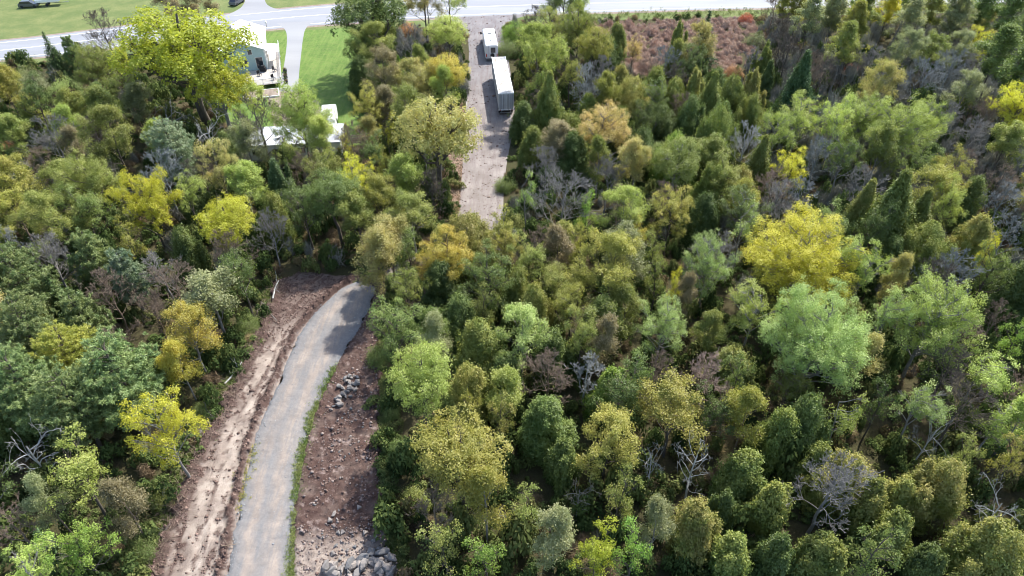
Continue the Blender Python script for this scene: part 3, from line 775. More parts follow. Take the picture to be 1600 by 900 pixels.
def reg(fam, H, R, zc, parts):
    me = parts[-1][1]; co = np.empty(len(me.vertices) * 3, np.float32); me.vertices.foreach_get("co", co); co = co.reshape(-1, 3)
    R = float(np.percentile(np.hypot(co[:, 0], co[:, 1]), 96)); H = float(np.percentile(co[:, 2], 99.5))
    PROTO.setdefault(fam, []).append(dict(H=H, R=R, zc=zc, parts=parts))
M_def = PAL['green']
def clump_leaves(cc, cn, per, sig, L, W, flat=.55, rnd_n=.9):
    """cc clump centres, cn outward directions"""
    n = len(cc) * per
    C = np.repeat(cc, per, 0); Nn = np.repeat(cn, per, 0)
    off = rng.normal(0, 1, (n, 3)) * sig
    off -= Nn * (off * Nn).sum(1, keepdims=True) * (1 - flat)
    nn = unit(Nn * .8 + np.array([0, 0, .45]) + rng.normal(0, rnd_n * .6, (n, 3)))
    ct = np.repeat(rng.random(len(cc)), per)
    tint = np.clip(.55 * ct + .45 * rng.random(n), 0, 1)
    return C + off, nn, tint
def broad(fam, H, R, cz0, nlob, dens=1.0, leaf=.24, plume=False, bk='dark', gap=.24):
    """lobed broadleaf crown between cz0 and H"""
    zc = (cz0 + H) / 2; hz = (H - cz0) / 2
    lob = []
    tries = 0
    while len(lob) < nlob and tries < 4000:
        tries += 1
        d = runit(1)[0]
        if d[2] < -.55: continue
        rr = rng.uniform(.45, .92) if len(lob) > nlob * .25 else rng.uniform(.1, .4)
        c = d * rr * np.array([R, R, hz]); c[2] += zc
        lr = max(R * rng.uniform(.17, .29), .45) * (.85 if plume else 1)
        if all(np.linalg.norm(c - q[0]) > .62 * lr + .5 * q[1] for q in lob): lob.append((c, lr))
    CC = []; CN = []
    for c, lr in lob:
        k = max(6, int(27 * dens * lr * lr / .9))
        d = runit(k * 2); d = d[d[:, 2] > -.45][:k]
        sc_ = np.array([.85, .85, 1.5]) if plume else np.array([1, 1, .82])
        lean = (c - np.array([0, 0, zc])) * .12
        p = c + d * lr * sc_ * rng.uniform(.55, 1.25, (len(d), 1)) + lean * np.clip(d[:, 2:3], 0, 1)
        CC.append(p); CN.append(unit(d + np.array([0, 0, .3])))
    CC = np.concatenate(CC); CN = np.concatenate(CN)
    keep = rng.random(len(CC)) > gap
    CC, CN = CC[keep], CN[keep]
    C, nn, t = clump_leaves(CC, CN, 34, .15 + .012 * R, leaf, leaf, .7)
    n = len(C)
    me = leaf_mesh(fam + "_crown", C, nn, leaf * rng.uniform(.7, 1.3, n), leaf * rng.uniform(.5, .85, n), t, M_def)
    r0 = .035 * R + .05
    tr, tp = bend((0, 0, -.2), (rng.normal(0, .3), rng.normal(0, .3), H * .8), r0, r0 * .2, 7, .02)
    tp = np.array(tp); br = []
    for c, lr in lob:
        zz = max(cz0 * .5, c[2] - np.linalg.norm(c[:2]) * .9)
        b = np.array([np.interp(zz, tp[:, 2], tp[:, k]) for k in range(3)])
        s, pts = bend(b, c, r0 * .42, r0 * .12, 4, .07); br += s
        for _ in range(7):
            d = runit(1)[0]; d[2] = abs(d[2]) * .7
            s, _p = bend(pts[3], c + d * lr * .95, r0 * .13, .012, 2, .08); br += s
    reg(fam, H, R, zc, [('trunk', tubes(fam + "_trunk", tr, BK[bk], 7), 'bark'), ('branches', tubes(fam + "_branches", br, BK[bk], 4), 'bark'), ('crown', me, 'leaf')])
def cedar(fam, H, R, leaders, cone=False, leaf=.235, n=11000, base=.06):
    """dense cedar: several overlapping leaders, every one a rounded cone of upright sprays"""
    LD = [(0, 0, H, R * (.62 if leaders > 1 else 1))]
    for i in range(leaders - 1):
        a = i * 2.4 + rng.uniform(-.4, .4); rr = R * rng.uniform(.3, .72)
        LD.append((math.cos(a) * rr, math.sin(a) * rr, H * rng.uniform(.45, 1.02) * (1.05 - .28 * rr / R), R * rng.uniform(.2, .38)))
    CC = []; CN = []; TT = []
    area = sum(l[3] * l[2] for l in LD)
    for x, y, h, r in LD:
        k = int(n / 9 * (r * h) / area)
        t = rng.random(k) ** (1.15 if cone else .95); zz = base * h + (h - base * h) * t
        prof = (1 - t) ** .85 if cone else np.sqrt(np.clip(1 - ((t - .18) / .84) ** 2, 0, 1)) ** 1.15
        a = rng.uniform(0, 2 * math.pi, k)
        lump = 1 + .24 * np.sin(a * 3 + zz * .9 + x) + .16 * np.sin(a * 5 - zz * .6 + y) * np.cos(zz * 1.9) + rng.normal(0, .2, k)
        rad = r * prof * lump * rng.uniform(.66, 1.1, k)
        CC.append(np.stack([x + rad * np.cos(a), y + rad * np.sin(a), zz], 1))
        CN.append(unit(np.stack([np.cos(a), np.sin(a), np.full(k, .35) + t], 1)))
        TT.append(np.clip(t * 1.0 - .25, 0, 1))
    CC = np.concatenate(CC); CN = np.concatenate(CN); TT = np.concatenate(TT)
    per = 22; m = len(CC) * per
    C = np.repeat(CC, per, 0) + rng.normal(0, .11 + .01 * R, (m, 3)) * np.array([1, 1, 2.1])
    Nn = np.repeat(CN, per, 0)
    nn = unit(Nn + rng.normal(0, .55, (m, 3)))
    ax = Nn * .5 + np.array([0, 0, 1.]) + rng.normal(0, .35, (m, 3))
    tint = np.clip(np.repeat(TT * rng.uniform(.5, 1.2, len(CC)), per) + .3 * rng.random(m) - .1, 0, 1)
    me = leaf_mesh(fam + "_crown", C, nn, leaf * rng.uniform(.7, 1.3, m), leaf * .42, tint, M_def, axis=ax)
    tr = []
    for x, y, h, r in LD: tr += bend((x * .25, y * .25, -.2), (x, y, h * .88), .05 + .025 * r, .02, 5, .01)[0]
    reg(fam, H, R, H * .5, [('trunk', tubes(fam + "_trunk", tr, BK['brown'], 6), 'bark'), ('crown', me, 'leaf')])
def spruce(fam, H, R, n=9000):
    CC = []; AX = []; segs = bend((0, 0, -.2), (0, 0, H), .16, .02, 6, .005)[0]; br = []
    tiers = int(H / .42)
    for i in range(tiers):
        zz = H * .07 + (H * .92) * i / tiers; r = R * (1 - (i / tiers)) ** .9 * rng.uniform(.85, 1.1)
        k = max(5, int(11 * r / R + 4))
        for j in range(k):
            a = 2 * math.pi * j / k + rng.uniform(-.25, .25) + i; rr = r * rng.uniform(.8, 1.1)
            d = np.array([math.cos(a), math.sin(a), -.18]); br.append((0, 0, zz, *(d * rr + [0, 0, zz]), .02, .006))
            m = max(3, int(rr * 7)); s = rng.uniform(.2, 1, m)[:, None]
            side = np.cross(d, [0, 0, 1]) * rng.normal(0, .22, (m, 1)) * rr * (1.1 - s)
            CC.append(np.array([0, 0, zz]) + d * rr * s + side); AX.append(np.repeat(d[None], m, 0))
    CC = np.concatenate(CC); AX = np.concatenate(AX); per = max(3, int(n / len(CC)))
    C = np.repeat(CC, per, 0); m = len(C); C = C + rng.normal(0, .09, (m, 3)); AXr = np.repeat(AX, per, 0) + rng.normal(0, .35, (m, 3))
    nn = unit(np.array([0, 0, 1.]) + rng.normal(0, .5, (m, 3)))
    me = leaf_mesh(fam + "_crown", C, nn, rng.uniform(.2, .36, m), .09, rng.random(m), M_def, axis=AXr)
    reg(fam, H, R, H * .42, [('trunk', tubes(fam + "_trunk", segs + br, BK['brown'], 5), 'bark'), ('crown', me, 'leaf')])
def pine(fam, H, R, n=13000):
    """white pine: flat feathery plates of long needles on nearly level limbs"""
    segs = bend((0, 0, -.2), (rng.normal(0, .3), rng.normal(0, .3), H), .26, .04, 8, .012)[0]; br = []; CC = []; AX = []
    tiers = int(H / .95)
    for i in range(tiers):
        t = i / tiers; zz = H * .22 + H * .76 * t; r = R * (math.sin(math.pi * min(1, .28 + .66 * t)) ** .8) * rng.uniform(.75, 1.1)
        k = 7 if t < .8 else 5
        for j in range(k):
            a = 2 * math.pi * j / k + rng.uniform(-.3, .3) + i * 1.3; rr = r * rng.uniform(.6, 1.12)
            d = np.array([math.cos(a), math.sin(a), .16 + .5 * t]); s_, pts = bend((0, 0, zz), d * rr + [0, 0, zz], .06, .015, 3, .05); br += s_
            m = max(7, int(rr * rr * 3.2)); s = rng.uniform(.3, 1.05, m)[:, None]
            side = np.cross(d, [0, 0, 1]) * rng.normal(0, .30, (m, 1)) * rr * np.sin(np.clip(s, 0, 1) * 2.4)
            c = np.array([0, 0, zz]) + d * rr * s + side + np.c_[np.zeros((m, 2)), rng.normal(.1, .13, m)]
            CC.append(c); AX.append(np.repeat(d[None], m, 0))
    CC = np.concatenate(CC); AX = np.concatenate(AX); per = max(6, int(n / len(CC)))
    C = np.repeat(CC, per, 0); m = len(C); dirs = unit(rng.normal(0, .8, (m, 3)) + np.repeat(AX, per, 0) * .7 + [0, 0, .5])
    C = C + dirs * .16 + rng.normal(0, .07, (m, 3))
    ct = np.repeat(rng.random(len(CC)), per)
    me = leaf_mesh(fam + "_crown", C, unit(rng.normal(size=(m, 3)) + [0, 0, .8]), rng.uniform(.26, .42, m), .075, .5 * ct + .5 * rng.random(m), M_def, axis=dirs)
    reg(fam, H, R, H * .6, [('trunk', tubes(fam + "_trunk", segs, BK['brown'], 7), 'bark'), ('branches', tubes(fam + "_branches", br, BK['brown'], 4), 'bark'), ('crown', me, 'leaf')])
def open_tree(fam, H, R, z0, per=11, levels=4, nl=12, leaf=.2, up=.6, bare=False, droop=0.):
    r0 = .03 * R + .06
    tr, br, tips = skeleton(H, R, z0, r0, levels, .015, up, nl, droop)
    br = np.array(br); br[:, 6:] = np.maximum(br[:, 6:], .014)
    parts = [('trunk', tubes(fam + "_trunk", tr, BK['dark'], 7), 'bark'), ('branches', tubes(fam + "_branches", br, BK['dark'], 3), 'bark')]
    if not bare:
        tips = [t for t in tips if rng.random() > .38 - .25 * math.sin(t[0][0] * 1.3 + t[0][2]) * math.cos(t[0][1] * 1.1)]
        tc = np.array([t[0] for t in tips]); td = np.array([t[1] for t in tips])
        C, nn, t = clump_leaves(tc, td, per, .26, leaf, leaf, .8, 1.3); n = len(C)
        parts.append(('crown', leaf_mesh(fam + "_crown", C, nn, leaf * rng.uniform(.7, 1.3, n), leaf * .6, t, M_def), 'leaf'))
    allp = np.array([t[0] for t in tips]); Rr = np.percentile(np.linalg.norm(allp[:, :2], axis=1), 93); Hh = allp[:, 2].max()
    reg(fam, Hh, Rr, (z0 + Hh) / 2 + .3, parts)
def snag(fam, H):
    """dead leafless tree: thick broken limbs that fork a few times"""
    tr, _ = bend((0, 0, -.2), (.5, -.3, H * .75), .2, .09, 6, .03); br = []; tip = []
    def sub(p, d, L, r, lev):
        q = p
        for i in range(4):
            d = unit(d + rng.normal(0, .2, 3)); nq = q + d * L / 4
            br.append((*q, *nq, r * (1 - .16 * i), r * (1 - .16 * (i + 1)))); q = nq
            if lev and rng.random() < .62: sub(q, unit(d + rng.normal(0, .7, 3)), L * rng.uniform(.35, .62), max(r * .48, .012), lev - 1)
        tip.append(q)
    tp = np.array(_)
    for i in range(9):
        zz = H * (.28 + .05 * i); b = np.array([np.interp(zz, tp[:, 2], tp[:, k]) for k in range(3)])
        a = i * 2.4; sub(b, unit(np.array([math.cos(a), math.sin(a), rng.uniform(.2, 1.1)])), H * rng.uniform(.28, .45), .07, 4)
    tip = np.array(tip)
    reg(fam, H, np.percentile(np.linalg.norm(tip[:, :2], axis=1), 85), H * .62, [('trunk', tubes(fam + "_trunk", tr, BK['white'], 7), 'bark'), ('branches', tubes(fam + "_branches", br, BK['white'], 4), 'bark')])
def shrub(fam, H, R, n=2600, leaf=.2, tw=60):
    k = n // 20; d = runit(k * 2); d = d[d[:, 2] > -.1][:k]
    lump = 1 + .22 * np.sin(d[:, 0] * 7 + d[:, 1] * 5) * np.cos(d[:, 2] * 6)
    cc = d * np.array([R, R, H * .9]) * (rng.uniform(.55, 1.05, (len(d), 1)) * lump[:, None]); cc[:, 2] = np.abs(cc[:, 2]) + .15
    C, nn, t = clump_leaves(cc, unit(d + [0, 0, .3]), 20, .22, leaf, leaf); m = len(C)
    me = leaf_mesh(fam + "_leaves", C, nn, leaf * rng.uniform(.7, 1.3, m), leaf * .55, t, M_def)
    br = []
    for i in range(tw): br += bend((rng.normal(0, .15), rng.normal(0, .15), 0), cc[i % len(cc)] * .97, .025, .008, 3, .07)[0]
    reg(fam, H, R, H * .5, [('stems', tubes(fam + "_stems", br, BK['brown'], 3), 'bark'), ('crown', me, 'leaf')])
# broadleaf: maple (BR), aspen (AS); cedar dome (CD), cedar cone (CC); spruce SP; pine PN; open OP; bare BA; snag DS; shrub SH
broad('BR', 11.5, 4.2, 2.2, 40, 1., 0.144); broad('BR', 10.5, 3.6, 2.0, 34, 1., 0.144); broad('BR', 8.5, 2.4, 1.5, 22, 1.1, 0.128); broad('BR', 14, 6.5, 2.4, 70, .8, 0.16); broad('BR', 6.5, 1.7, 1.2, 13, 1.2, 0.12); broad('BR', 9.5, 3.0, 1.6, 24, 1., 0.136)
broad('BR', 15.5, 11, 2.6, 130, .25, .27, gap=.0)
broad('AS', 12, 3.4, 2.4, 36, 1., 0.136, True, 'grey'); broad('AS', 11, 2.7, 2.4, 26, 1., 0.136, True, 'grey'); broad('AS', 13.5, 5.6, 2.6, 80, .8, 0.152, True, 'grey'); broad('AS', 7.5, 1.5, 1.5, 12, 1.2, 0.12, True, 'grey'); broad('AS', 12.5, 4.4, 2.4, 55, .9, 0.144, True, 'grey')
cedar('CD', 8.5, 3.2, 11, n=15000); cedar('CD', 7.5, 2.6, 8, n=12000); cedar('CD', 9.5, 3.9, 15, n=18000); cedar('CD', 6, 1.8, 5, n=8000, leaf=.26); cedar('CD', 9.5, 2.9, 9, n=15000); cedar('CD', 8, 3.4, 12, n=15000)
cedar('CC', 9.5, 2.2, 1, True, n=11000, base=.03); cedar('CC', 8.5, 2.5, 5, True, n=12000, base=.03); cedar('CC', 6, 1.3, 1, True, n=6000, leaf=.24, base=.03)
spruce('SP', 10, 2.3, 11000); spruce('SP', 6.5, 1.6, 7000)
pine('PN', 13, 4.4, 42000); pine('PN', 11, 3.4, 32000); pine('PN', 7.5, 2.2, 18000)
open_tree('OP', 11, 3.6, 3.0, 26, leaf=.18); open_tree('OP', 10, 3.0, 2.4, 26, up=.9, leaf=.18); open_tree('OP', 12.5, 4.6, 3.2, 20, 5, 8, leaf=.18); open_tree('OP', 8, 2.0, 2, 34, 4, 9, .16)
open_tree('BA', 10, 3.0, 2.4, bare=True, levels=5, nl=13); open_tree('BA', 9, 2.4, 1.8, bare=True, levels=5, nl=8, up=1.1); open_tree('BA', 11, 3.8, 2.4, bare=True, levels=5, nl=11); open_tree('BA', 6, 1.8, .8, bare=True, levels=4, nl=9, up=1.2)
open_tree('TL', 14, 2.4, 5.0, 24, 4, 12, .22, 1.2); open_tree('TL', 13, 2.1, 4.0, 22, 4, 12, .22, 1.4)
snag('DS', 9.5); snag('DS', 8)
shrub('SH', 2.6, 2.2, 9000, .14); shrub('SH', 1.7, 1.4, 5000, .12); shrub('SH', 3.6, 2.8, 12000, .15)
HR = {'BR': (6.3, 1.25), 'AS': (6.8, 1.15), 'CD': (3.0, 1.55), 'CC': (2.2, 3.0), 'SP': (2.5, 3.1), 'PN': (5, 1.7), 'OP': (5.5, 1.5), 'BA': (4.2, 1.7), 'TL': (9.5, 1.6), 'DS': (5, 1.3), 'SH': (.5, .95)}
KIND = {'BR': ('broadleaf_tree', 'tree'), 'AS': ('aspen_tree', 'tree'), 'CD': ('cedar_tree', 'tree'), 'CC': ('cedar_tree', 'tree'), 'SP': ('spruce_tree', 'tree'), 'PN': ('pine_tree', 'tree'), 'OP': ('ash_tree', 'tree'), 'BA': ('bare_tree', 'tree'), 'TL': ('slender_tree', 'tree'), 'DS': ('dead_tree', 'tree'), 'SH': ('shrub', 'shrub')}
GRP = {'BR': 'broadleaf trees of the wood', 'AS': 'aspens of the wood', 'CD': 'cedars of the wood', 'CC': 'cedars of the wood', 'SP': 'spruces of the wood', 'PN': 'pines of the wood', 'OP': 'thin leaved trees of the wood', 'BA': 'bare trees of the wood', 'TL': 'slender trees at the upper right', 'DS': 'dead white trees', 'SH': 'shrubs'}
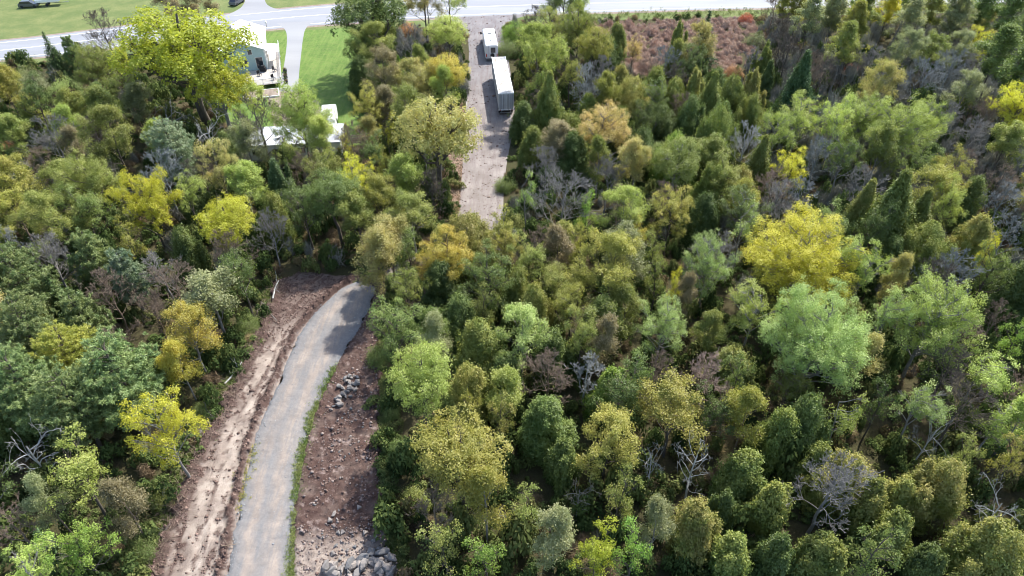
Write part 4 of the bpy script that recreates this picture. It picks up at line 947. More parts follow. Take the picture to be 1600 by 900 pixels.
# photo x, y of the crown's middle, its half width in photo pixels, kind, foliage, bark | label
TREES = """
297 104 94 BR lime dark|broad lime green maple towering left of the white roofed house
347 150 42 BR lime grey|rounded bright lime tree directly below the broad maple by the house
197 112 16 BR lime dark|small lime tree tucked against the left foot of the broad maple
262 8 34 OP brown grey|brownish thinning tree across the road above the broad maple
305 4 30 OP brown dark|second brownish tree across the road, just left of the far driveway mouth
165 62 40 BA - dark|fan of bare dark leaning stems at the roadside left of the broad maple
85 92 17 SP spruce dark|small dark spruce beside the road at the upper left
113 84 13 PN pine dark|little pine sticking up over the road edge at the upper left
150 108 34 BR olive brown|olive brown roadside tree below the fan of bare stems
45 128 32 SH grey brown|pale grey green thicket shrub near the left edge below the road
100 138 26 SH silver brown|silvery shrub under the small roadside spruce
15 150 24 OP olgold dark|olive gold tree at the left edge below the road
202 148 26 BR olive brown|small olive brown tree between the broad maple and the leaning stems
158 158 22 CD deep dark|very dark low cedar left of the big bare grey tree
60 168 24 BR deep dark|dark round tree near the left edge under the grey thicket
120 180 22 OP olive dark|sparse olive tree under the silvery roadside shrub
85 222 34 BA - grey|bare grey tree near the left edge above the large olive tree
18 210 24 OP olive dark|olive tree at the left edge above the rusty brown bush
14 232 15 SH rust brown|rusty brown bush at the far left edge
118 238 20 OP brown dark|brown leaved thin tree between the bare grey tree and the large olive tree
185 232 42 OP olive dark|large olive yellow tree standing left of the big bare grey tree, upper one
140 290 44 BR olive dark|large olive green tree left of the yellow gold tree, in mid left forest
265 185 44 DS - grey|big bare grey tree with spreading forked limbs below the broad maple
322 205 34 DS - white|pale bare tree beside the rounded lime tree
268 232 34 PN teal dark|grey green pine between the two big bare grey trees
255 278 36 BA - blue|drooping bare blue grey tree above the yellow gold tree
347 272 30 BR tan dark|tan topped round tree just right of the big bare trees
25 295 42 OP olgold dark|olive lime open tree at the left edge below the bare grey tree
70 262 20 BA - brown|brownish bare twiggy tree left of the large olive tree
393 160 26 OP pale grey|thin pale leaved tree beside the lower deck of the house
404 200 44 BA - dark|thin bare leaning tree in front of the long white roof
390 236 22 OP grey grey|grey green thin tree under the left end of the long white roof
428 238 17 SH brown brown|brownish bush under the middle of the long white roof
456 252 22 BR olive dark|small olive tree just in front of the long white roof
470 196 42 BR pale dark|pale lime tree leaning over the long white roof
540 228 14 AS lemon dark|narrow bright yellow tree at the right end of the long white roof
609 222 14 AS lemon dark|narrow bright yellow tree left of the big tan gold oak
552 278 30 AS lemon grey|pale yellow tree below the narrow bright yellow one by the roof
604 268 20 BR olgold dark|yellow olive tree below the second narrow yellow tree
500 232 24 OP pale grey|thin pale green tree below the middle of the white camper roof
580 36 56 BR deep dark|tall dark green tree beside the road at the lawn's upper right corner
562 90 22 BR deep dark|dark green tree shading the right side of the lawn, upper one
588 82 32 OP olive dark|olive tree between the dark roadside tree and the bare grey one
566 128 20 CD deep dark|dark low tree shading the lower right side of the lawn
640 72 30 BA - grey|bare grey tree left of the gravel lane's upper end
633 44 17 SH rust brown|orange red bush between the dark roadside tree and the bare grey tree
621 54 9 SH lemon brown|tiny yellow bush beside the orange red bush
664 12 34 OP tan dark|tan brown tree overhanging the road left of the lane mouth
697 62 28 BR pale dark|lime olive tree at the left edge of the lane opposite the camper
700 128 28 BR gold dark|gold and lime tree on the left edge of the lane opposite the long trailer
624 112 9 CC bright dark|small bright green pointed tree right of the lawn
600 126 30 OP brown dark|brown thinning tree right of the lawn
643 132 34 OP tan grey|tan grey sparse tree left of the gold and lime lane tree
632 148 11 SH peach brown|small orange bush under the tan grey sparse tree
600 168 24 OP brown brown|brown sparse tree right of the cone shaped olive tree by the lawn
640 175 26 OP olive grey|olive grey tree above the big tan gold oak
575 172 27 AS olgold dark|cone shaped olive and tan tree at the lawn's lower right corner
576 215 20 OP tan brown|tan thin tree under the cone shaped olive tree by the lawn
684 232 58 BR tan dark|big round tan gold oak on the left bank of the gravel lane
640 295 28 OP pale dark|lime sparse tree at the foot of the big tan gold oak
438 296 22 CC spruce dark|dark pointed cedar below the long white roof
476 330 32 BR deep dark|dark green tree right of the dark pointed cedar
506 272 32 BR olive dark|olive lime tree right of the dark pointed cedar's top
525 322 38 BR green dark|broad dark green tree above the head of the stone driveway
596 316 32 OP olgold dark|yellow olive thin tree above the head of the stone driveway
560 345 28 OP olive dark|olive thin tree directly above the driveway's hidden bend
645 342 38 OP olive grey|olive grey open tree below the big tan gold oak
608 378 32 OP tan brown|tan open tree overhanging the driveway's hidden bend
592 418 32 OP tan brown|brownish tan thin tree at the very head of the stone driveway
640 400 26 BR green dark|pale green round tree left of the golden tree below the lane's end
700 402 42 BR gold dark|golden tree just below the end of the gravel lane
741 368 15 CC cedar dark|small dark conical cedar standing at the lower end of the gravel lane
792 392 28 BR olgold dark|gold olive tree right of the small conical cedar at the lane's end
828 418 32 BR olive dark|olive tree right of the gold olive tree below the lane's end
762 440 40 BR green dark|mid green tree in the clump below the lane's end
690 455 32 CD deep dark|dark cedar below the golden tree near the stone driveway's head
640 465 28 BR olive dark|olive tree on the right bank of the driveway's head
735 345 12 SH olgold brown|low olive bush on the lane's lower end
882 12 32 OP green dark|light green tree with visible trunk on the road's near side
836 36 20 BA - dark|small bare dark tree right of the lane mouth
806 46 22 SH bright brown|bright green bush right of the camper
792 74 20 SH green brown|green bush beside the camper's rear
826 74 20 SH olive brown|olive bush right of the camper, second from the lane
858 60 24 BR olive dark|olive tree right of the small bare dark tree
902 62 28 BR olive dark|low olive tree left of the reddish scrub
925 96 26 BR olgold dark|olive gold tree below the low olive tree by the reddish scrub
838 106 44 OP pale dark|pale olive feathery tree right of the long trailer
858 165 26 CC cedar dark|tall dark olive cone shaped cedar right of the long trailer's rear
818 190 22 CD deep dark|dark cedar on the lane's right bank below the long trailer
832 236 24 CD cedar dark|olive cedar on the lane's right bank
892 125 20 BR olive dark|olive tree right of the feathery pale tree
946 92 25 CD deep dark|dark green cedar left of the orange tan columnar tree
962 68 16 CD cedar dark|small cedar at the left edge of the reddish scrub
986 92 15 AS peach brown|orange tan columnar tree left of the blue grey bare thicket
915 140 32 BA - blue|bare blue grey tree left of the dark cedars
918 176 20 CD cedar dark|olive cedar between the bare blue grey tree and the peach gold tree
942 208 40 BR peach grey|peach gold round tree left of the dark cedar stand
985 168 30 CD cedtan dark|brown tinged cedar right above the peach gold tree
850 262 26 BA - grey|grey bare tree left of the big bare grey tree's crown
868 222 26 OP brown grey|brown grey thin tree left of the peach gold tree
892 250 26 CD deep dark|dark cedar below and left of the peach gold tree
822 318 17 AS silver grey|small silvery green tree right of the gravel lane's lower end
790 286 16 SH green brown|green bush on the right bank of the gravel lane
802 345 18 SH olive brown|olive bush below the small silvery green tree
884 318 48 BA - grey|big bare grey tree with fine twigs in the middle of the wood
915 344 19 BR bright dark|small lime green tree right of the big fine twigged bare tree
948 282 28 BA - grey|bare grey tree below the peach gold tree
908 392 20 BR olgold dark|yellow olive tree under the small lime green tree
870 402 26 OP brown dark|brown thin tree at the foot of the big fine twigged bare tree
965 322 26 BA - brown|brownish bare tree left of the tall olive yellow tree
1003 240 30 CD deep dark|very dark cedar left of the bright topped cedar
1050 262 32 CD bright dark|bright topped green cedar in the middle of the cedar stand
1100 68 22 SP spruce dark|tallest dark spruce rising in front of the reddish scrub
1057 70 15 CC cedar dark|small olive spruce left of the tallest dark spruce
1042 102 22 BA - blue|blue grey bare thicket left of the tallest dark spruce
1088 118 14 CC deep dark|small dark spruce at the foot of the tallest dark spruce
1015 112 15 BA - rust|pinkish bare bush right of the orange tan columnar tree
1022 152 24 CD cedar dark|olive cedar at the left of the cedar stand, back row
1052 160 24 CD cedar dark|second olive cedar from the left in the stand's back row
1080 152 20 CC cedtan dark|pointed brown tinged cedar in the middle of the stand
1108 166 26 CC cedar dark|pointed olive cedar in the middle of the stand
1138 166 26 CD cedar dark|broad olive cedar right of the middle of the stand
1172 154 20 CC cedtan dark|slim brown tinged cedar at the right of the stand
1030 196 28 CD deep dark|dark green cedar in the stand's front row, left
1075 202 28 CD deep dark|dark green cedar in the stand's front row, middle
1122 208 28 CD deep dark|dark green cedar in the stand's front row, right
1168 192 24 CD cedar dark|low olive cedar at the stand's lower right
1148 140 17 SH silver brown|pale silvery bush behind the cedar stand
1192 102 15 CC cedar dark|small pointed cedar right of the reddish scrub
1198 126 13 CC deep dark|tiny dark cedar below the small pointed cedar by the scrub
1246 142 30 CC spruce dark|lone dark green spruce standing right of the cedar stand
1166 28 11 SH red brown|red bush beside the road at the scrub's right end
1182 62 17 SH grey brown|pale green bush right of the reddish scrub
1146 112 16 SH rust brown|russet bush below the reddish scrub's right end
1218 48 20 BA - dark|bare dark tree at the roadside right of the red bush
1215 88 20 SH brown brown|brown tangled bush below the bare dark roadside tree
1172 98 17 BA - grey|bare grey bush between the scrub and the small pointed cedar
1112 248 26 OP olive brown|brown olive thin tree right of the bright topped cedar
1160 230 30 BA - white|whitish bare branches right of the cedar stand's front
1184 264 26 CC cedar dark|pointed olive cedar below the cedar stand
1130 292 28 BR olive dark|olive green tree below the cedar stand
1235 268 28 BR lemon dark|lime yellow flat topped tree above the great golden aspen
1210 218 28 BR pale grey|pale lime tree at the left end of the pale aspen row
1248 195 34 AS pale grey|pale lime aspen below the lone dark spruce
1300 212 30 BR pale grey|pale green tree in the aspen row, third from its left end
1345 190 42 AS pale grey|tall pale lime aspen in the middle of the aspen row
1398 215 42 AS pale grey|broad pale lime aspen right of the middle of the aspen row
1440 212 30 AS pale grey|pale green aspen at the right end of the aspen row
1370 250 26 OP olive grey|olive shaded tree under the middle aspen of the row
1278 252 28 BA - blue|blue grey bare tree in the shade under the aspen row
1315 262 26 BR green grey|dark green tree in the shade under the aspen row
1385 26 16 TL lemon dark|slender yellow green tree at the top right by the road
1342 36 22 TL olive dark|slender olive tree left of the slender yellow green one
1300 34 20 TL grey grey|slender grey green tree right of the bare dark roadside tree
1262 40 20 TL grey dark|slender grey tree at the roadside above the lone spruce
1415 46 22 TL grey dark|slender grey leaved tree right of the yellow green slender one
1450 26 20 TL olive dark|slender olive tree at the top right, second from the yellow green one
1490 34 22 TL grey dark|slender grey tree leaning at the top right by the bend
1535 26 22 TL green dark|slender green tree at the top right corner group, left one
1575 36 26 TL green dark|slender green tree at the top right corner group, right one
1600 60 26 TL green grey|slender green tree at the right edge near the top
1358 82 17 SH lemon brown|yellow bush at the top right under the slender olive tree
1325 92 20 BR olive dark|small olive tree under the slender grey green tree
1332 108 10 SH red brown|small red bush in the grey wood at the upper right
1372 88 11 SH gold brown|small gold bush right of the yellow bush
1292 90 22 SH grey brown|grey green bush right of the brown tangled bush
1415 92 24 OP grey grey|grey green open tree above the aspen row
1455 88 24 OP olive dark|olive open tree right of the grey green open tree
1445 128 30 BA - blue|blue grey bare tree above the right end of the aspen row
1485 112 28 BA - blue|second blue grey bare tree above the right end of the aspen row
1388 140 26 BA - grey|grey bare tree directly above the middle aspens
1325 152 17 SH olive brown|olive bush behind the aspen row's left half
1285 168 18 SH olgold brown|yellowish bush right of the lone dark spruce
1520 78 22 BR lemon dark|lime tree at the upper right among slender trees
1560 96 28 TL green dark|green leaved slender tree left of the right edge
1595 120 28 TL green dark|dark stemmed green tree at the right edge above the yellow tree
1508 140 26 OP grey grey|grey open tree below the lime tree at the upper right
1585 178 34 BR lemon dark|yellow crowned tree at the right edge above the bare pinkish ground
1570 232 26 OP olive dark|olive leaning tree below the yellow crowned tree at the right edge
1500 168 20 SH gold brown|ochre bush left of the yellow crowned tree
1478 190 22 BA - grey|grey bare tree right of the aspen row
1515 222 28 BA - grey|grey bare tree on the pinkish ground left of the leaning olive tree
1550 150 20 SH grey brown|grey bush above the yellow crowned tree
1474 292 32 BR olgold dark|yellow lime tree right of the shaded aspens, mid right
1450 256 24 CD deep dark|dark green cedar above the yellow lime tree at mid right
1500 262 20 BA - brown|brown bare tree right of the yellow lime tree's top
1510 318 24 CD green dark|green cedar right of the yellow lime tree
1470 342 26 BR pale dark|pale olive tree below the yellow lime tree at mid right
1560 318 24 BA - blue|blue grey bare tree near the right edge at mid height
1590 305 22 SH brown brown|brown bush at the right edge on the pinkish ground
1047 338 34 BR olgold dark|tall olive yellow tree below the bright topped cedar
998 366 20 BR gold brown|small gold olive tree left of the tall olive yellow tree
1110 306 30 CD cedar dark|olive cedar left of the pair above the great golden aspen
1152 306 24 CD cedtan dark|brown tinged cedar above the great golden aspen's left side
1200 300 28 BA - rust|purplish bare tree above the great golden aspen
1242 312 24 BA - blue|blue grey bare tree above the great golden aspen's right side
1095 352 26 CD deep dark|dark cedar between the tall olive tree and the golden aspen
1020 400 20 BR olive dark|small olive tree under the tall olive yellow tree
1250 398 84 AS lemon grey|great golden yellow aspen, the brightest crown in the wood
1158 372 22 AS silver grey|pale thin aspen against the left side of the great golden aspen
1104 428 40 AS silver grey|pale silvery aspen left of the great golden aspen
1338 440 34 AS pale grey|pale lime aspen against the right side of the great golden aspen
1272 540 80 AS silver grey|great silvery green aspen below the golden one
1172 505 34 AS pale grey|pale green aspen left of the great silvery green aspen
1035 515 38 AS silver grey|grey green round aspen in the middle of the wood
1105 520 24 OP olive dark|olive thin tree with dark stems between two pale aspens
1452 512 68 AS pale grey|great pale lime aspen at the right, below the dark cedars
1380 520 28 AS silver grey|silvery aspen squeezed between the two great pale crowns
1528 592 36 AS pale grey|bright lime aspen at the right below the great pale lime one
1385 345 44 CC cedar dark|large dark cone shaped cedar right of the great golden aspen
1345 335 28 CC cedtan dark|olive brown pointed cedar just above the golden aspen's right shoulder
1428 352 30 CC cedar dark|dark pointed cedar, right one of the three by the golden aspen
1385 405 28 CD deep dark|dark low cedar under the three pointed cedars
1512 386 28 CD cedtan dark|dark olive cedar alone at the right side
1543 440 28 BR green dark|green tree right of the blue silver bare tree
1480 432 34 BA - blue|blue silver bare tree above the great pale lime aspen
1592 462 42 CD deep dark|large dark cedar at the right edge, mid height
1538 405 14 BR lemon dark|small lime tree beside the lone dark olive cedar
1572 372 24 BA - blue|blue grey bare tree near the right edge beside the small lime tree
1396 442 20 OP tan dark|tan olive small tree above the great pale lime aspen's left side
1580 545 22 BR bright dark|bright green tree at the right edge below the large dark cedar
1555 502 20 BA - brown|brown bare tree between the large dark cedar and the bright lime aspen
1590 610 24 BA - rust|pale pinkish bare tree at the right edge
1585 665 30 OP pale grey|pale olive tree at the right edge below the pinkish bare tree
1582 722 26 BR olgold dark|yellow olive tree at the right edge above the bare white thicket
955 435 52 OP olgold dark|broad olive tan tree in the middle of the wood
870 445 30 BR olive dark|olive tree left of the broad olive tan tree
893 488 32 BR olgold dark|olive yellow tree below and left of the broad olive tan tree
810 470 26 CD cedar dark|olive cedar in the dark hollow below the lane's end
975 492 28 OP olive dark|dark stemmed olive tree below the broad olive tan tree
1025 440 20 BR olive dark|olive tree right of the broad olive tan tree
1050 462 13 BR lemon dark|tiny lime tree left of the pale silvery aspen
1068 470 18 OP brown dark|brown reddish thin tree below the tiny lime tree
720 512 34 CD deep dark|dark cedar right of the driveway, in the middle
752 486 24 BR olive dark|olive tree above the dark cedar in the middle
672 520 24 OP green dark|green thin tree left of the dark middle cedar
622 515 44 BR green dark|round dark green tree on the right bank of the driveway
592 555 22 SH green brown|green bush at the driveway's right bank under the round dark tree
748 560 36 CD cedar dark|green cedar below the dark middle cedar
788 592 30 CD deep dark|dark green cedar right of the green one below the middle
815 526 40 OP silver grey|pale grey green open tree in the middle of the wood
862 560 28 CD deep dark|dark cedar right of the pale grey green open tree
910 545 28 BR olive dark|olive tree right of the dark cedar in the centre
915 586 26 BA - white|small bare white tree right of the centre cedars
945 545 24 OP brown dark|brown dark stemmed tree in the centre
660 622 50 BR pale dark|pale green tree on the right bank beside the small rock pile
722 722 74 BR olgold dark|huge olive yellow tree right of the red brown soil
780 652 22 BR cedtan dark|small orange olive tree above the huge olive yellow tree
738 640 17 BR olgold dark|small gold olive tree between the pale green and the orange olive ones
852 668 38 CD green dark|dark green cedar right of the orange olive tree
950 692 46 OP olgold dark|olive gold open tree left of the forked dead limbs
952 622 30 CD bright dark|pale green cedar above the olive gold open tree
1000 598 24 BR green dark|green tree right of the pale green cedar
1052 645 54 OP olgold dark|broad olive gold tree below the centre, left of the russet bare tree
1098 606 42 BA - rust|russet pinkish bare tree right of the broad olive gold tree
1135 640 26 BA - brown|brown bare tree right of the russet pinkish one
1022 716 34 DS - white|forked dead white limbs left of the big dead white tree
1086 728 46 DS - white|big dead white tree in the lower middle of the wood
905 768 30 DS - grey|tall broken grey snag with a long pale limb pointing left
1150 602 24 BR green dark|green tree above the bare brown tree, left of the silvery aspen
1160 740 36 CD cedar dark|olive cedar right of the big dead white tree
1212 690 32 CD cedar dark|olive green cedar left of the larger one, lower right
1250 672 36 CD green dark|green cedar below the great silvery aspen
1200 796 32 CD cedar dark|pale olive cedar in the front row below the olive green one
1128 800 22 CD deep dark|dark cedar below the big dead white tree
1080 828 36 CD cedtan dark|tan olive cedar at the bottom, below the dead white tree
1312 662 24 AS pale grey|small pale olive aspen above the orange tinged cedars
1430 650 36 AS silver grey|silvery green aspen above the white bare branches, lower right
1452 682 32 DS - white|small white bare tree below the silvery green aspen
1372 640 24 BR deep dark|dark tree in the hollow under the great silvery aspen
1318 752 44 CD cedtan dark|large orange tinged cedar in the lower right, left one
1350 790 30 CD cedtan dark|orange tinged cedar in front of the large one, lower right
1400 782 27 CD cedtan dark|small orange tinged cedar between the two large ones
1464 768 50 CD cedtan dark|large orange tinged dome cedar in the lower right, right one
1272 728 26 CD cedar dark|olive cedar just left of the large orange tinged one
1558 798 44 DS - white|tangle of bare white branches at the right near the bottom
1510 712 22 BR olive dark|olive brown tree above the right orange tinged dome
1555 668 26 AS pale grey|pale green aspen below the bright lime one at the right
1390 838 32 CD cedar dark|olive yellow cedar below the small orange tinged one
1278 868 34 CD cedar dark|olive cedar at the bottom edge below the large orange tinged one
1352 878 34 BR green dark|bright green round tree at the bottom edge, lower right
1542 872 62 CD cedtan dark|wide orange olive cedar at the bottom right corner
1440 880 26 CD deep dark|dark cedar at the bottom edge left of the wide corner cedar
1210 870 26 CD deep dark|dark cedar at the bottom edge, fourth from the right corner
1140 870 30 CD cedar dark|olive cedar at the bottom edge right of the tan olive one
930 872 36 BR lime dark|lime green tree at the bottom edge in the middle
988 876 32 BR bright dark|bright green tree at the bottom edge right of the lime one
868 838 34 OP grey grey|grey green open tree above the lime one at the bottom edge
760 872 34 BR bright dark|bright green low tree at the bottom edge right of the rock pile
820 800 28 BR olive dark|olive tree right of the huge olive yellow tree
695 860 34 BR olive dark|olive tree at the bottom edge, first right of the rock pile
648 780 26 SH olive brown|olive bush on the bank right of the red brown soil, lower one
620 700 16 SH green brown|green bush on the bank right of the red brown soil, upper one
612 640 14 SH green brown|little green bush above the other two on the right bank
965 790 30 BR olive dark|olive tree right of the tall broken grey snag
1020 830 28 OP grey grey|grey open tree left of the tan olive cedar at the bottom
880 726 26 CD deep dark|dark cedar in the hollow left of the olive gold open tree
236 335 40 BR lemon dark|yellow gold tree in the left wood above the small bluish pine
357 358 42 BR lemon dark|tall yellow green tree above the driveway bank, upper left
377 438 34 BR green dark|green tree directly below the tall yellow green one
200 432 26 PN teal grey|small bright bluish pine in the left wood
256 432 28 BA - grey|bare grey tree right of the small bluish pine
208 392 22 BR olgold dark|yellow olive tree between the yellow gold tree and the bluish pine
78 352 46 OP olive dark|olive layered tree near the left edge
142 345 34 BR green dark|green tree right of the olive layered one
18 385 24 BA - blue|bare bluish tree at the left edge, mid height
145 405 30 PN pine dark|flat topped green pine above the left pine group
305 320 22 CD deep dark|dark cedar between the yellow gold and yellow green trees
295 400 26 CD deep dark|dark cedar left of the tall yellow green tree's base
30 440 46 PN pine dark|pale bluish pine at the left edge, uppermost of the group
92 470 20 SP spruce dark|small dark spruce in the middle of the left pine group
132 502 32 PN pine dark|bright green pine right of the small dark spruce
45 520 46 PN pine dark|broad green pine at the left edge below the uppermost
110 560 42 PN olgold dark|yellowish crowned pine in the middle of the left group
195 545 26 BA - brown|brown bare tree right of the bright green pine
240 492 30 BA - brown|brown bare tree left of the golden branched tree
296 522 42 OP gold grey|golden branched tree leaning beside the driveway bank
284 574 24 OP gold grey|low golden tree just below the golden branched one
188 592 54 PN pine dark|large bluish green pine left of the golden trees
115 632 48 PN pine dark|large green pine left of the lemon yellow tree
40 608 50 PN pine dark|large green pine at the left edge, lowest of the group
265 685 50 BR lemon grey|lemon yellow round tree on the left bank of the driveway
128 752 46 BR pale dark|olive green tree below the left pine group
45 702 52 DS - white|bare white tree with long curved limbs at the left edge
135 862 40 BR bright dark|lime green tree at the bottom left
84 862 20 SP spruce dark|small dark spruce at the bottom left beside the lime green tree
30 822 34 BA - brown|brown bare tree at the bottom left edge
200 800 30 OP brown brown|brownish thin tree left of the driveway near the bottom
222 855 24 SH green brown|green bush at the bottom left beside the tan soil
255 778 18 SH olive brown|olive bush under the lemon yellow tree
312 640 14 SH green brown|green bush on the bank below the low golden tree
345 560 16 SH olive brown|olive bush on the left bank beside the golden branched tree
385 505 18 SH green brown|green bush on the left bank below the green tree
80 790 24 OP grey brown|grey green thin tree above the spruce at the bottom left
"""
REF = {}
def proto_parts(fam, R):
    best = min(PROTO[fam], key=lambda p: abs(math.log(p['R'] / R)) + rnd.uniform(0, .22))
    return best
CLEAR = [np.array(q) for q in (
    [G(*p) for p in ((712, 30), (726, 38), (732, 60), (731, 120), (726, 180), (722, 240), (717, 300), (714, 372), (770, 385), (790, 350), (790, 290), (798, 240), (808, 200), (808, 165), (803, 120), (796, 85), (786, 50), (795, 28))],
    [G(*p) for p in ((352, 52), (560, 40), (560, 150), (575, 230), (470, 232), (370, 240), (330, 150))],
    [G(*p) for p in ((380, 240), (470, 215), (600, 215), (600, 245), (400, 262))])] + [soilpoly]
roadpoly = np.concatenate([world(sh(near, 13)), world(sh(far, -60))[::-1]])
CLEAR.append(roadpoly)
SCRUB = np.array([G(*p) for p in ((915, 108), (922, 46), (1000, 38), (1100, 34), (1178, 32), (1190, 80), (1150, 118), (1060, 125), (985, 118))])
SPOTS = []
def plant(x, y, R, H, fam, pal, bk, label):
    p = proto_parts(fam, R)
    kn, cat = KIND[fam]
    root = thing(kn, label, cat, (x, y, 0), rnd.uniform(0, 6.28), GRP[fam])
    sxy = R / p['R']; root.scale = (sxy * rnd.uniform(.93, 1.07), sxy * rnd.uniform(.93, 1.07), H / p['H'] * (rnd.uniform(.92, 1.2) if fam in ('OP', 'AS', 'CD', 'BR') else 1))
    for nm, me, kind in p['parts']:
        c = link(nm, me, root)
        c.material_slots[0].link = 'OBJECT'
        c.material_slots[0].material = PAL[pal] if kind == 'leaf' else BK[bk]
ndone = 0
for ln in TREES.strip().split("\n"):
    spec, label = ln.split("|"); f = spec.split()
    px, py, rp = float(f[0]), float(f[1]), float(f[2]); fam, pal, bk = f[3], f[4], f[5]
    zc = 5.0
    for _ in range(4):                       # crown middle's height depends on the tree's size and the other way round
        x, y = G(px, py, zc); R = (1.1 if rp < 60 else 1.0) * rp * depth(x, y, zc) / FPX
        H = min(HR[fam][0] + HR[fam][1] * R, 16.5)
        p = PROTO[fam][0]; zc = H * .6 if fam not in ('SH', 'CD', 'CC', 'SP') else H * .5
    plant(x, y, R, H, fam, pal, bk, label); SPOTS.append((x, y, R))
    ndone += 1
LANDMARKS = """
300 74 broad lime maple|265 185 big bare grey tree|182 250 large olive yellow tree|240 335 yellow gold tree|357 358 tall yellow green tree|438 296 dark pointed cedar
682 232 tan gold oak|575 172 cone shaped olive tree|578 30 dark green roadside tree|700 128 gold lane tree|633 44 orange red bush|942 208 peach gold tree
884 318 fine twigged bare tree|1100 68 tallest dark spruce|1246 142 lone dark spruce|1050 262 bright topped cedar|1047 338 tall olive yellow tree|1250 398 great golden aspen
1104 428 silvery aspen left of the gold one|1272 540 great silvery aspen|1452 512 great pale lime aspen|1528 592 bright lime aspen|1385 345 three pointed cedars|1592 462 large dark edge cedar
1345 190 pale lime aspen row|1585 178 yellow crowned edge tree|1385 26 slender yellow green tree|1490 110 blue grey bare pair|955 435 broad olive tan tree|700 402 golden tree below the lane
622 515 round dark driveway tree|660 622 pale green tree by the rocks|722 722 huge olive yellow tree|780 652 small orange olive tree|1098 606 russet bare tree|1086 728 big dead white tree
950 692 olive gold open tree|1035 515 grey green round aspen|1318 752 large orange tinged cedar|1464 768 right orange tinged dome|1558 798 bare white thicket|1542 872 wide corner cedar
296 522 golden branched tree|265 685 lemon yellow tree|45 702 curved white limbs|135 862 bottom lime green tree|45 520 left pine group|188 592 large bluish pine|200 432 small bluish pine
930 872 bottom lime tree|905 768 tall broken snag|525 322 broad dark green tree|858 165 dark olive cone cedar|1512 386 lone olive side cedar|815 526 pale grey green open tree
"""
LM = [(float(a.split()[0]), float(a.split()[1]), " ".join(a.split()[2:])) for l in LANDMARKS.strip().split("\n") for a in l.split("|")]
DIRS = ["right of", "below and right of", "below", "below and left of", "left of", "above and left of", "above", "above and right of"]
LOOK = {'OP': 'thin leaved', 'BR': 'round crowned', 'AS': 'feathery', 'CD': 'bushy cedar-like', 'BA': 'bare', 'TL': 'slender tall', 'CC': 'pointed'}
COLN = {'lime': 'lime', 'gold': 'gold', 'tan': 'tan', 'olive': 'olive', 'olgold': 'olive gold', 'green': 'green', 'bright': 'bright green', 'deep': 'dark green', 'pale': 'pale green', 'silver': 'silvery', 'cedar': 'deep olive', 'cedtan': 'olive brown', 'brown': 'brown', 'grey': 'grey green', '-': 'grey'}
used_l = set(); FILL = []
for _ in range(9000):
    if len(FILL) >= 150: break
    y = 24 + 130 * rnd.random() ** .9; x = rnd.uniform(-1, 1) * (.80 * y + 22); R = rnd.uniform(1.7, 3.2)
    if any(math.hypot(x - a, y - b) < .62 * (R + r) for a, b, r in SPOTS): continue
    ok = True
    for c in CLEAR: ok &= not inpoly(np.array([[x, y - R * .3], [x, y + R * .3], [x - R * .7, y], [x + R * .7, y]]), c).any()
    if not ok or inpoly(np.array([[x, y]]), SCRUB)[0]: continue
    px, py = PX(x, y, 5.5)
    if px < 330 and py < 155: continue
    if not (-40 < px < 1640 and 8 < py < 930): continue
    near_lm = sorted(LM, key=lambda l: math.hypot(px - l[0], py - l[1]))[:2]
    ur = px > 1190 and py < 190
    fam = rnd.choice(['TL', 'BA', 'BA', 'BA', 'OP'] if ur else ['OP', 'OP', 'OP', 'BR', 'BR', 'AS', 'CD', 'CD', 'BA', 'BA', 'BA'])
    pal = '-' if fam == 'BA' else rnd.choice({'OP': ['olive', 'olgold', 'pale', 'tan', 'grey'], 'BR': ['olive', 'green', 'olgold', 'deep', 'deep'], 'AS': ['pale', 'silver', 'green', 'olive'], 'CD': ['cedar', 'cedtan', 'deep'], 'CC': ['cedar', 'cedtan', 'deep'], 'TL': ['grey', 'olive', 'pale', 'olgold']}[fam])
    lab = None
    for l in near_lm:
        d = DIRS[int(((math.degrees(math.atan2(py - l[1], px - l[0])) + 22.5) % 360) // 45)]
        t_ = f"smaller {COLN[pal]} {LOOK[fam]} tree {d} the {l[2]}"
        key = (fam, pal, d, l[2])
        if key not in used_l and len(t_.split()) <= 16: lab = t_; used_l.add(key); break
    if not lab: continue
    FILL.append((x, y, R, fam, pal, rnd.choice(['dark', 'grey', 'brown']), lab)); SPOTS.append((x, y, R))
for x, y, R, fam, pal, bk, lab in FILL:
    R *= 1.12; plant(x, y, R, min(HR[fam][0] + HR[fam][1] * R, 14) * rnd.uniform(.85, 1.12), fam, pal, bk, lab)
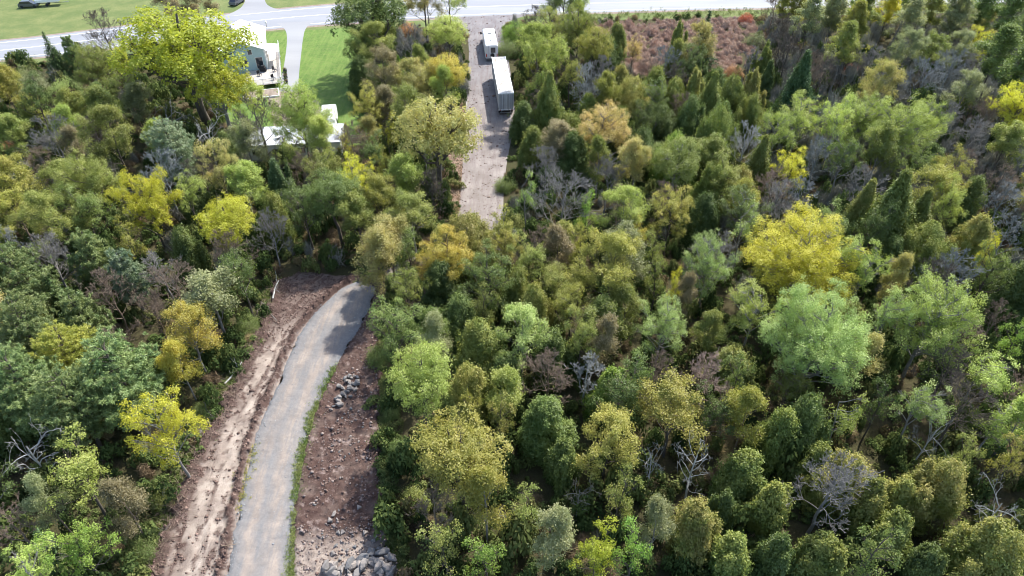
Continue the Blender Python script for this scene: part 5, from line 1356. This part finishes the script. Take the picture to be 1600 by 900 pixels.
# ------------------------------------------------------------ undergrowth and scrub, too many to count
def stuff_tint(ns, ls):
    a = ns.new("ShaderNodeAttribute"); a.attribute_type = 'INSTANCER'; a.attribute_name = "itint"
    m = ns.new("ShaderNodeMath"); m.operation = 'MULTIPLY_ADD'; ls.new(attr(ns, "tint"), m.inputs[0]); m.inputs[1].default_value = .16; ls.new(a.outputs['Fac'], m.inputs[2])
    return m.outputs[0]
def under_mat():
    m, ns, ls = new_mat("undergrowth")
    t = stuff_tint(ns, ls)
    r = ns.new("ShaderNodeValToRGB"); ls.new(t, r.inputs[0]); e = r.color_ramp.elements
    e[0].position = 0; e[0].color = (.05, .075, .028, 1); e[1].position = 1; e[1].color = (.30, .24, .12, 1)
    for p_, c_ in ((.2, (.08, .12, .04)), (.4, (.13, .17, .055)), (.55, (.18, .20, .07)), (.7, (.14, .10, .06)), (.82, (.24, .18, .12))):
        q = e.new(p_); q.color = (*c_, 1)
    o = ns.new("ShaderNodeOutputMaterial"); df = ns.new("ShaderNodeBsdfDiffuse"); tr = ns.new("ShaderNodeBsdfTranslucent"); mx = ns.new("ShaderNodeMixShader")
    mx.inputs[0].default_value = .3; ls.new(r.outputs[0], df.inputs[0]); ls.new(r.outputs[0], tr.inputs[0])
    ls.new(df.outputs[0], mx.inputs[1]); ls.new(tr.outputs[0], mx.inputs[2]); ls.new(mx.outputs[0], o.inputs[0]); return m
M_under = under_mat()
def free(P):
    k = np.ones(len(P), bool)
    for c in CLEAR: k &= ~inpoly(P, c)
    return k
def gn_scatter(name, temps, P3, scl, rot, it, mat, lab):
    """one object: a few clump templates, instanced on its own points by geometry nodes"""
    Vs, Fs, Ts, Gs = [], [], [], []; n0 = 0
    for g, (V, T) in enumerate(temps):
        Vs.append(V); Fs.append(np.arange(len(V)).reshape(-1, 4) + n0); Ts.append(T); Gs.append(np.full(len(V), g)); n0 += len(V)
    n = len(P3); V = np.concatenate(Vs + [P3]); F = np.concatenate(Fs)
    z0_ = np.zeros(n0)
    me = mesh_np(name, V, F, mat, np.concatenate(Ts + [np.zeros(n)]))
    def at(nm, ty, arr):
        a = me.attributes.new(nm, ty, 'POINT'); a.data.foreach_set("vector" if ty == 'FLOAT_VECTOR' else "value", np.ascontiguousarray(arr).ravel())
    at("grp", 'INT', np.concatenate(Gs + [np.full(n, 99)]).astype(np.int32))
    at("scl", 'FLOAT_VECTOR', np.concatenate([np.zeros((n0, 3)), scl]).astype(np.float32))
    at("rotz", 'FLOAT_VECTOR', np.concatenate([np.zeros((n0, 3)), np.c_[np.zeros((n, 2)), rot]]).astype(np.float32))
    at("itint", 'FLOAT', np.concatenate([z0_, it]).astype(np.float32))
    at("pick", 'INT', np.concatenate([z0_, rng.integers(0, len(temps), n)]).astype(np.int32))
    o = link(name, me); o['kind'] = 'stuff'; o['label'] = lab
    ng = bpy.data.node_groups.new(name, 'GeometryNodeTree')
    ng.interface.new_socket("Geometry", in_out='INPUT', socket_type='NodeSocketGeometry'); ng.interface.new_socket("Geometry", in_out='OUTPUT', socket_type='NodeSocketGeometry')
    ns, ls = ng.nodes, ng.links
    gi = ns.new("NodeGroupInput"); go = ns.new("NodeGroupOutput")
    def na(nm, ty):
        q = ns.new("GeometryNodeInputNamedAttribute"); q.data_type = ty; q.inputs[0].default_value = nm; return next(x for x in q.outputs if x.enabled)
    cmp_ = ns.new("FunctionNodeCompare"); cmp_.data_type = 'INT'; cmp_.operation = 'EQUAL'
    ii = [x for x in cmp_.inputs if x.enabled]; ls.new(na("grp", 'INT'), ii[0]); ii[1].default_value = 99
    sep = ns.new("GeometryNodeSeparateGeometry"); sep.domain = 'POINT'; ls.new(gi.outputs[0], sep.inputs[0]); ls.new(cmp_.outputs[0], sep.inputs[1])
    sp_i = ns.new("GeometryNodeSplitToInstances"); sp_i.domain = 'POINT'; ls.new(sep.outputs[1], sp_i.inputs[0]); ls.new(na("grp", 'INT'), sp_i.inputs['Group ID'])
    iop = ns.new("GeometryNodeInstanceOnPoints"); ls.new(sep.outputs[0], iop.inputs['Points']); ls.new(sp_i.outputs[0], iop.inputs['Instance'])
    iop.inputs['Pick Instance'].default_value = True; ls.new(na("pick", 'INT'), iop.inputs['Instance Index'])
    er = ns.new("FunctionNodeEulerToRotation"); ls.new(na("rotz", 'FLOAT_VECTOR'), er.inputs[0]); ls.new(er.outputs[0], iop.inputs['Rotation'])
    ls.new(na("scl", 'FLOAT_VECTOR'), iop.inputs['Scale']); ls.new(iop.outputs[0], go.inputs[0])
    md = o.modifiers.new("scatter", 'NODES'); md.node_group = ng
    return o
def template(per, leaf, stiff, lobes=9):
    """unit clump of leaves, radius 1, height 1"""
    lc = runit(lobes * 3); lc = lc[lc[:, 2] > 0.][:lobes] * rng.uniform(.35, .75, (1,)); k = len(lc)
    if stiff: lc = lc * .5
    d = runit(per * 2); d = d[d[:, 2] > -.35][:per]; w_ = rng.integers(0, k, len(d))
    C = lc[w_] + d * rng.uniform(.18, .42, (k,))[w_][:, None] * rng.uniform(.6, 1.1, (len(d), 1)); C[:, 2] = np.abs(C[:, 2]) + .05
    nn = unit(d + rng.normal(0, .6, d.shape) + [0, 0, .4]); m = len(C)
    L = leaf * rng.uniform(.6, 1.4, m) * (2.6 if stiff else 1); W = leaf * rng.uniform(.6, 1.4, m) * (.13 if stiff else .65)
    ax = unit(C * [1, 1, 1.4] + rng.normal(0, .35, C.shape)) if stiff else rng.normal(size=(m, 3))
    T = unit(ax - (ax * nn).sum(1, keepdims=True) * nn); B = np.cross(nn, T); L = L[:, None] * .5; W = W[:, None] * .5
    return np.stack([C - T * L, C + B * W, C + T * L, C - B * W], 1).reshape(-1, 3), np.repeat(rng.random(m), 4)
def scatter(name, P, rmin, rmax, per, leaf, lab, tint_f, mat=M_under, hfac=(.7, 1.5), stiff=False):
    n = len(P); r = rng.uniform(rmin, rmax, n) * np.where(rng.random(n) < .12, 1.4, 1); h = r * rng.uniform(*hfac, n)
    rm = (rmin + rmax) / 2; T = [template(per, leaf / rm, stiff) for _ in range(7)]
    return gn_scatter(name, T, np.c_[P, np.full(n, -.05)], np.stack([r, r, h], 1), rng.uniform(0, 6.28, n), np.clip(tint_f(n), 0, 1), mat, lab)
def wood_points(n, y0=14, y1=160):
    y = y0 + (y1 - y0) * rng.random(n * 2) ** .8; x = (rng.random(n * 2) * 2 - 1) * (.86 * y + 26)
    P = np.stack([x, y], 1); P = P[free(P)]; P = P[~inpoly(P, SCRUB)][:n]
    return P
def patchy(P, s=.07):
    return np.array([noise.noise((a * s, b * s, 4.)) for a, b in P])
Pn = wood_points(4600); pt = patchy(Pn)
scatter("undergrowth", Pn, .5, 1.5, 420, .17, "dark mixed green undergrowth covering the forest floor", lambda n: np.clip(.25 + .4 * pt + rng.normal(0, .12, n), 0, .8))
Pn2 = wood_points(2600, 20, 138)
scatter("saplings", Pn2, .8, 1.7, 520, .22, "thin olive saplings filling the gaps between the trees", lambda n: np.clip(rng.normal(.30, .17, n), 0, .62), hfac=(1.6, 3.0))
def thick_mat():
    m, ns, ls = new_mat("leafless_stems")
    c = mixcol(ns, ls, stuff_tint(ns, ls), (.20, .19, .155), (.37, .36, .30)); principled(ns, ls, c, .9, spec=.1); return m
Pt = wood_points(9000, 60, 156); qx, qy = PX(Pt[:, 0], Pt[:, 1]); Pt = Pt[((qx > 1200) & (qy < 330)) | (rng.random(len(Pt)) < .14)]
Pt = Pt[:1900]
scatter("leafless_thicket", Pt, .7, 1.6, 260, .34, "thin grey leafless stems standing between the trees", lambda n: rng.uniform(0, .85, n), mat=thick_mat(), stiff=True, hfac=(2.2, 4.2))
Pn3 = wood_points(1500)
scatter("brambles", Pn3, .6, 1.7, 420, .26, "grey brown tangle of brambles and dead twigs between the trees", lambda n: rng.uniform(.66, .95, n), stiff=True, hfac=(.8, 1.8))
# reddish scrub in the meadow
def scrub_mat():
    m, ns, ls = new_mat("russet_scrub")
    c = mixcol(ns, ls, stuff_tint(ns, ls), (.40, .265, .205), (.56, .43, .34)); principled(ns, ls, c, .9, spec=.1); return m
sp = np.array([G(*p) for p in ((915, 108), (922, 46), (1000, 38), (1100, 34), (1178, 32), (1190, 80), (1150, 118), (1060, 125), (985, 118))])
lo, hi = sp.min(0), sp.max(0)
Ps = rng.uniform(lo, hi, (2600, 2)); Ps = Ps[inpoly(Ps, sp)][:1500]; Ps = Ps + rng.normal(0, 1.6, Ps.shape) * (rng.random((len(Ps), 1)) < .5)
scatter("red_brown_scrub", Ps, .35, 1.1, 420, .24, "reddish brown scrub filling the wet meadow below the road", lambda n: rng.uniform(.0, 1, n), mat=scrub_mat(), stiff=True, hfac=(1.0, 1.8))
M_blade = leaf_mat('grass', (.10, .17, .035), (.30, .31, .11), trans=.3)
# grass along the stone driveway's right edge, on banks and verges
def tufts(name, P, lab, L=.22, per=14, mat=None, zz=None):
    n = len(P); m = n * per
    C = np.repeat(np.c_[P, zz if zz is not None else np.zeros(n)], per, 0) + rng.normal(0, .12, (m, 3)) * [1, 1, 0]
    ax = unit(rng.normal(0, .45, (m, 3)) + [0, 0, 1]); l = L * rng.uniform(.5, 1.4, m); C = C + ax * l[:, None] * .5
    me = leaf_mesh(name, C, runit(m), l, .05, rng.random(m), mat or M_blade, axis=ax)
    o = link(name, me); o['kind'] = 'stuff'; o['label'] = lab
ed = resample(DR, 900); pk = np.array([noise.noise((a * 1.1, b * 1.1, 2.)) for a, b in ed]) > .0
ed = ed[pk & (ed[:, 1] > 22) & (ed[:, 1] < 50)]; ed = np.repeat(ed, 3, 0) + rng.normal(0, .34, (len(ed) * 3, 2)) * [1, 1] + [.2, 0]
tufts("grass_edge", ed, "strip of green weeds along the stone driveway's right edge", .24, 16, zz=np.full(len(ed), .1), mat=PAL['olgold'] if False else M_blade)
ed2 = resample(DL, 500); ed2 = ed2[(ed2[:, 1] > 33) & (ed2[:, 1] < 40)]; ed2 = ed2 + rng.normal(0, .4, (len(ed2), 2)) - [.1, 0]
tufts("dry_grass", ed2, "patch of yellowish grass on the driveway's left berm", .2, 12, PAL['olgold'], zz=np.full(len(ed2), .12))
bl = [resample(soilpoly[:9], 400), resample(soilpoly[11:], 500)]
bp = np.concatenate([np.repeat(b, 9, 0) for b in bl]); bp = bp + rng.normal(0, .55, bp.shape) + np.where(np.arange(len(bp)) < 3600, -.5, .5)[:, None] * [1, 0]
bp = bp[::2]
tufts("bank_grass", bp, "rough green grass on the banks beside the turned soil", .35, 14)
vg = line_off(resample(wn, 900), 0, 0)[0]; vg = np.repeat(vg, 8, 0) + rng.normal(0, 1, (len(vg) * 8, 2)) * [.4, 1.3] - [0, 4.2]
vg = vg[np.abs(vg[:, 0]) < 190]; vk = (PX(vg[:, 0], vg[:, 1])[0] > 820) | (PX(vg[:, 0], vg[:, 1])[0] < 60)
tufts("verge_weeds", vg[vk], "tall green weeds along the near verge of the road", .8, 14)

log(428, 472, 437, 444, .11, "pale short curved log at the top of the left bank", 'white')
log(405, 462, 434, 506, .09, "thin grey fallen trunk near the driveway's head on the left bank")
log(398, 505, 412, 470, .10, "dark fallen trunk above the middle of the left bank", 'dark')
log(352, 602, 380, 572, .10, "pale fallen trunk lying beside the golden trees", 'white')
log(320, 628, 340, 660, .08, "grey fallen pole below the pale fallen trunk")
log(300, 700, 322, 676, .08, "grey fallen branch beside the lemon yellow tree")
log(252, 800, 262, 770, .09, "pale fallen branch at the left edge of the tan soil", 'white')
log(240, 852, 256, 828, .09, "grey fallen branch near the bottom left of the tan soil")
log(350, 860, 372, 852, .05, "small stick lying across the berm at the driveway's left edge", 'brown')
log(727, 208, 728, 160, .14, "long pale beam lying along the gravel lane's left edge", 'white')
bp2 = resample(soilpoly[1:9], 300); bp2 = np.repeat(bp2, 4, 0) + rng.normal(0, .7, (len(bp2) * 4, 2)) - [.2, 0]; segs = []
for x, y in bp2:
    zz_ = soil_z(x, y) + .1; a = rng.uniform(0, 6.3); l = rng.uniform(.3, 1.3); segs.append((x, y, zz_, x + math.cos(a) * l, y + math.sin(a) * l, zz_ + rng.uniform(-.05, .5), .025, .01))
o = link("brushwood", tubes("brushwood", segs, BK['brown'], 3)); tag(o, "tangle of dead sticks along the left bank of the turned soil", None, None, 'stuff')


lp = np.array([G(*p) for p in ((664, 362), (668, 300), (700, 235), (712, 175), (722, 160), (727, 178), (724, 240), (720, 300), (716, 352), (716, 372))])
Q = rng.uniform(lp.min(0), lp.max(0), (60000, 2)); Q = Q[inpoly(Q, lp)][:9000]; m = len(Q)
tb = leaf_mesh("fallen_leaves", np.c_[Q, rng.uniform(.02, .1, m)], unit(rng.normal(0, .5, (m, 3)) + [0, 0, 1]), rng.uniform(.12, .3, m), .14, rng.random(m), leaf_mat('litter', (.40, .25, .17), (.52, .38, .28), trans=.1))
o = link("fallen_leaves", tb); o['kind'] = 'stuff'; o['label'] = "orange brown leaf litter on the bank left of the gravel lane"
ls_ = rng.integers(0, 230, 2600); La, Lb = resample(ll, 240), resample(lr, 240); uu = rng.random(2600)[:, None]; q = La[ls_] * (1 - uu) + Lb[ls_] * uu + rng.normal(0, .3, (2600, 2))
clods("lane_stones", q, np.full(2600, .06), rng.gamma(2.0, .035, 2600) + .02, M_clod, "small dark stones and clods scattered along the gravel lane")
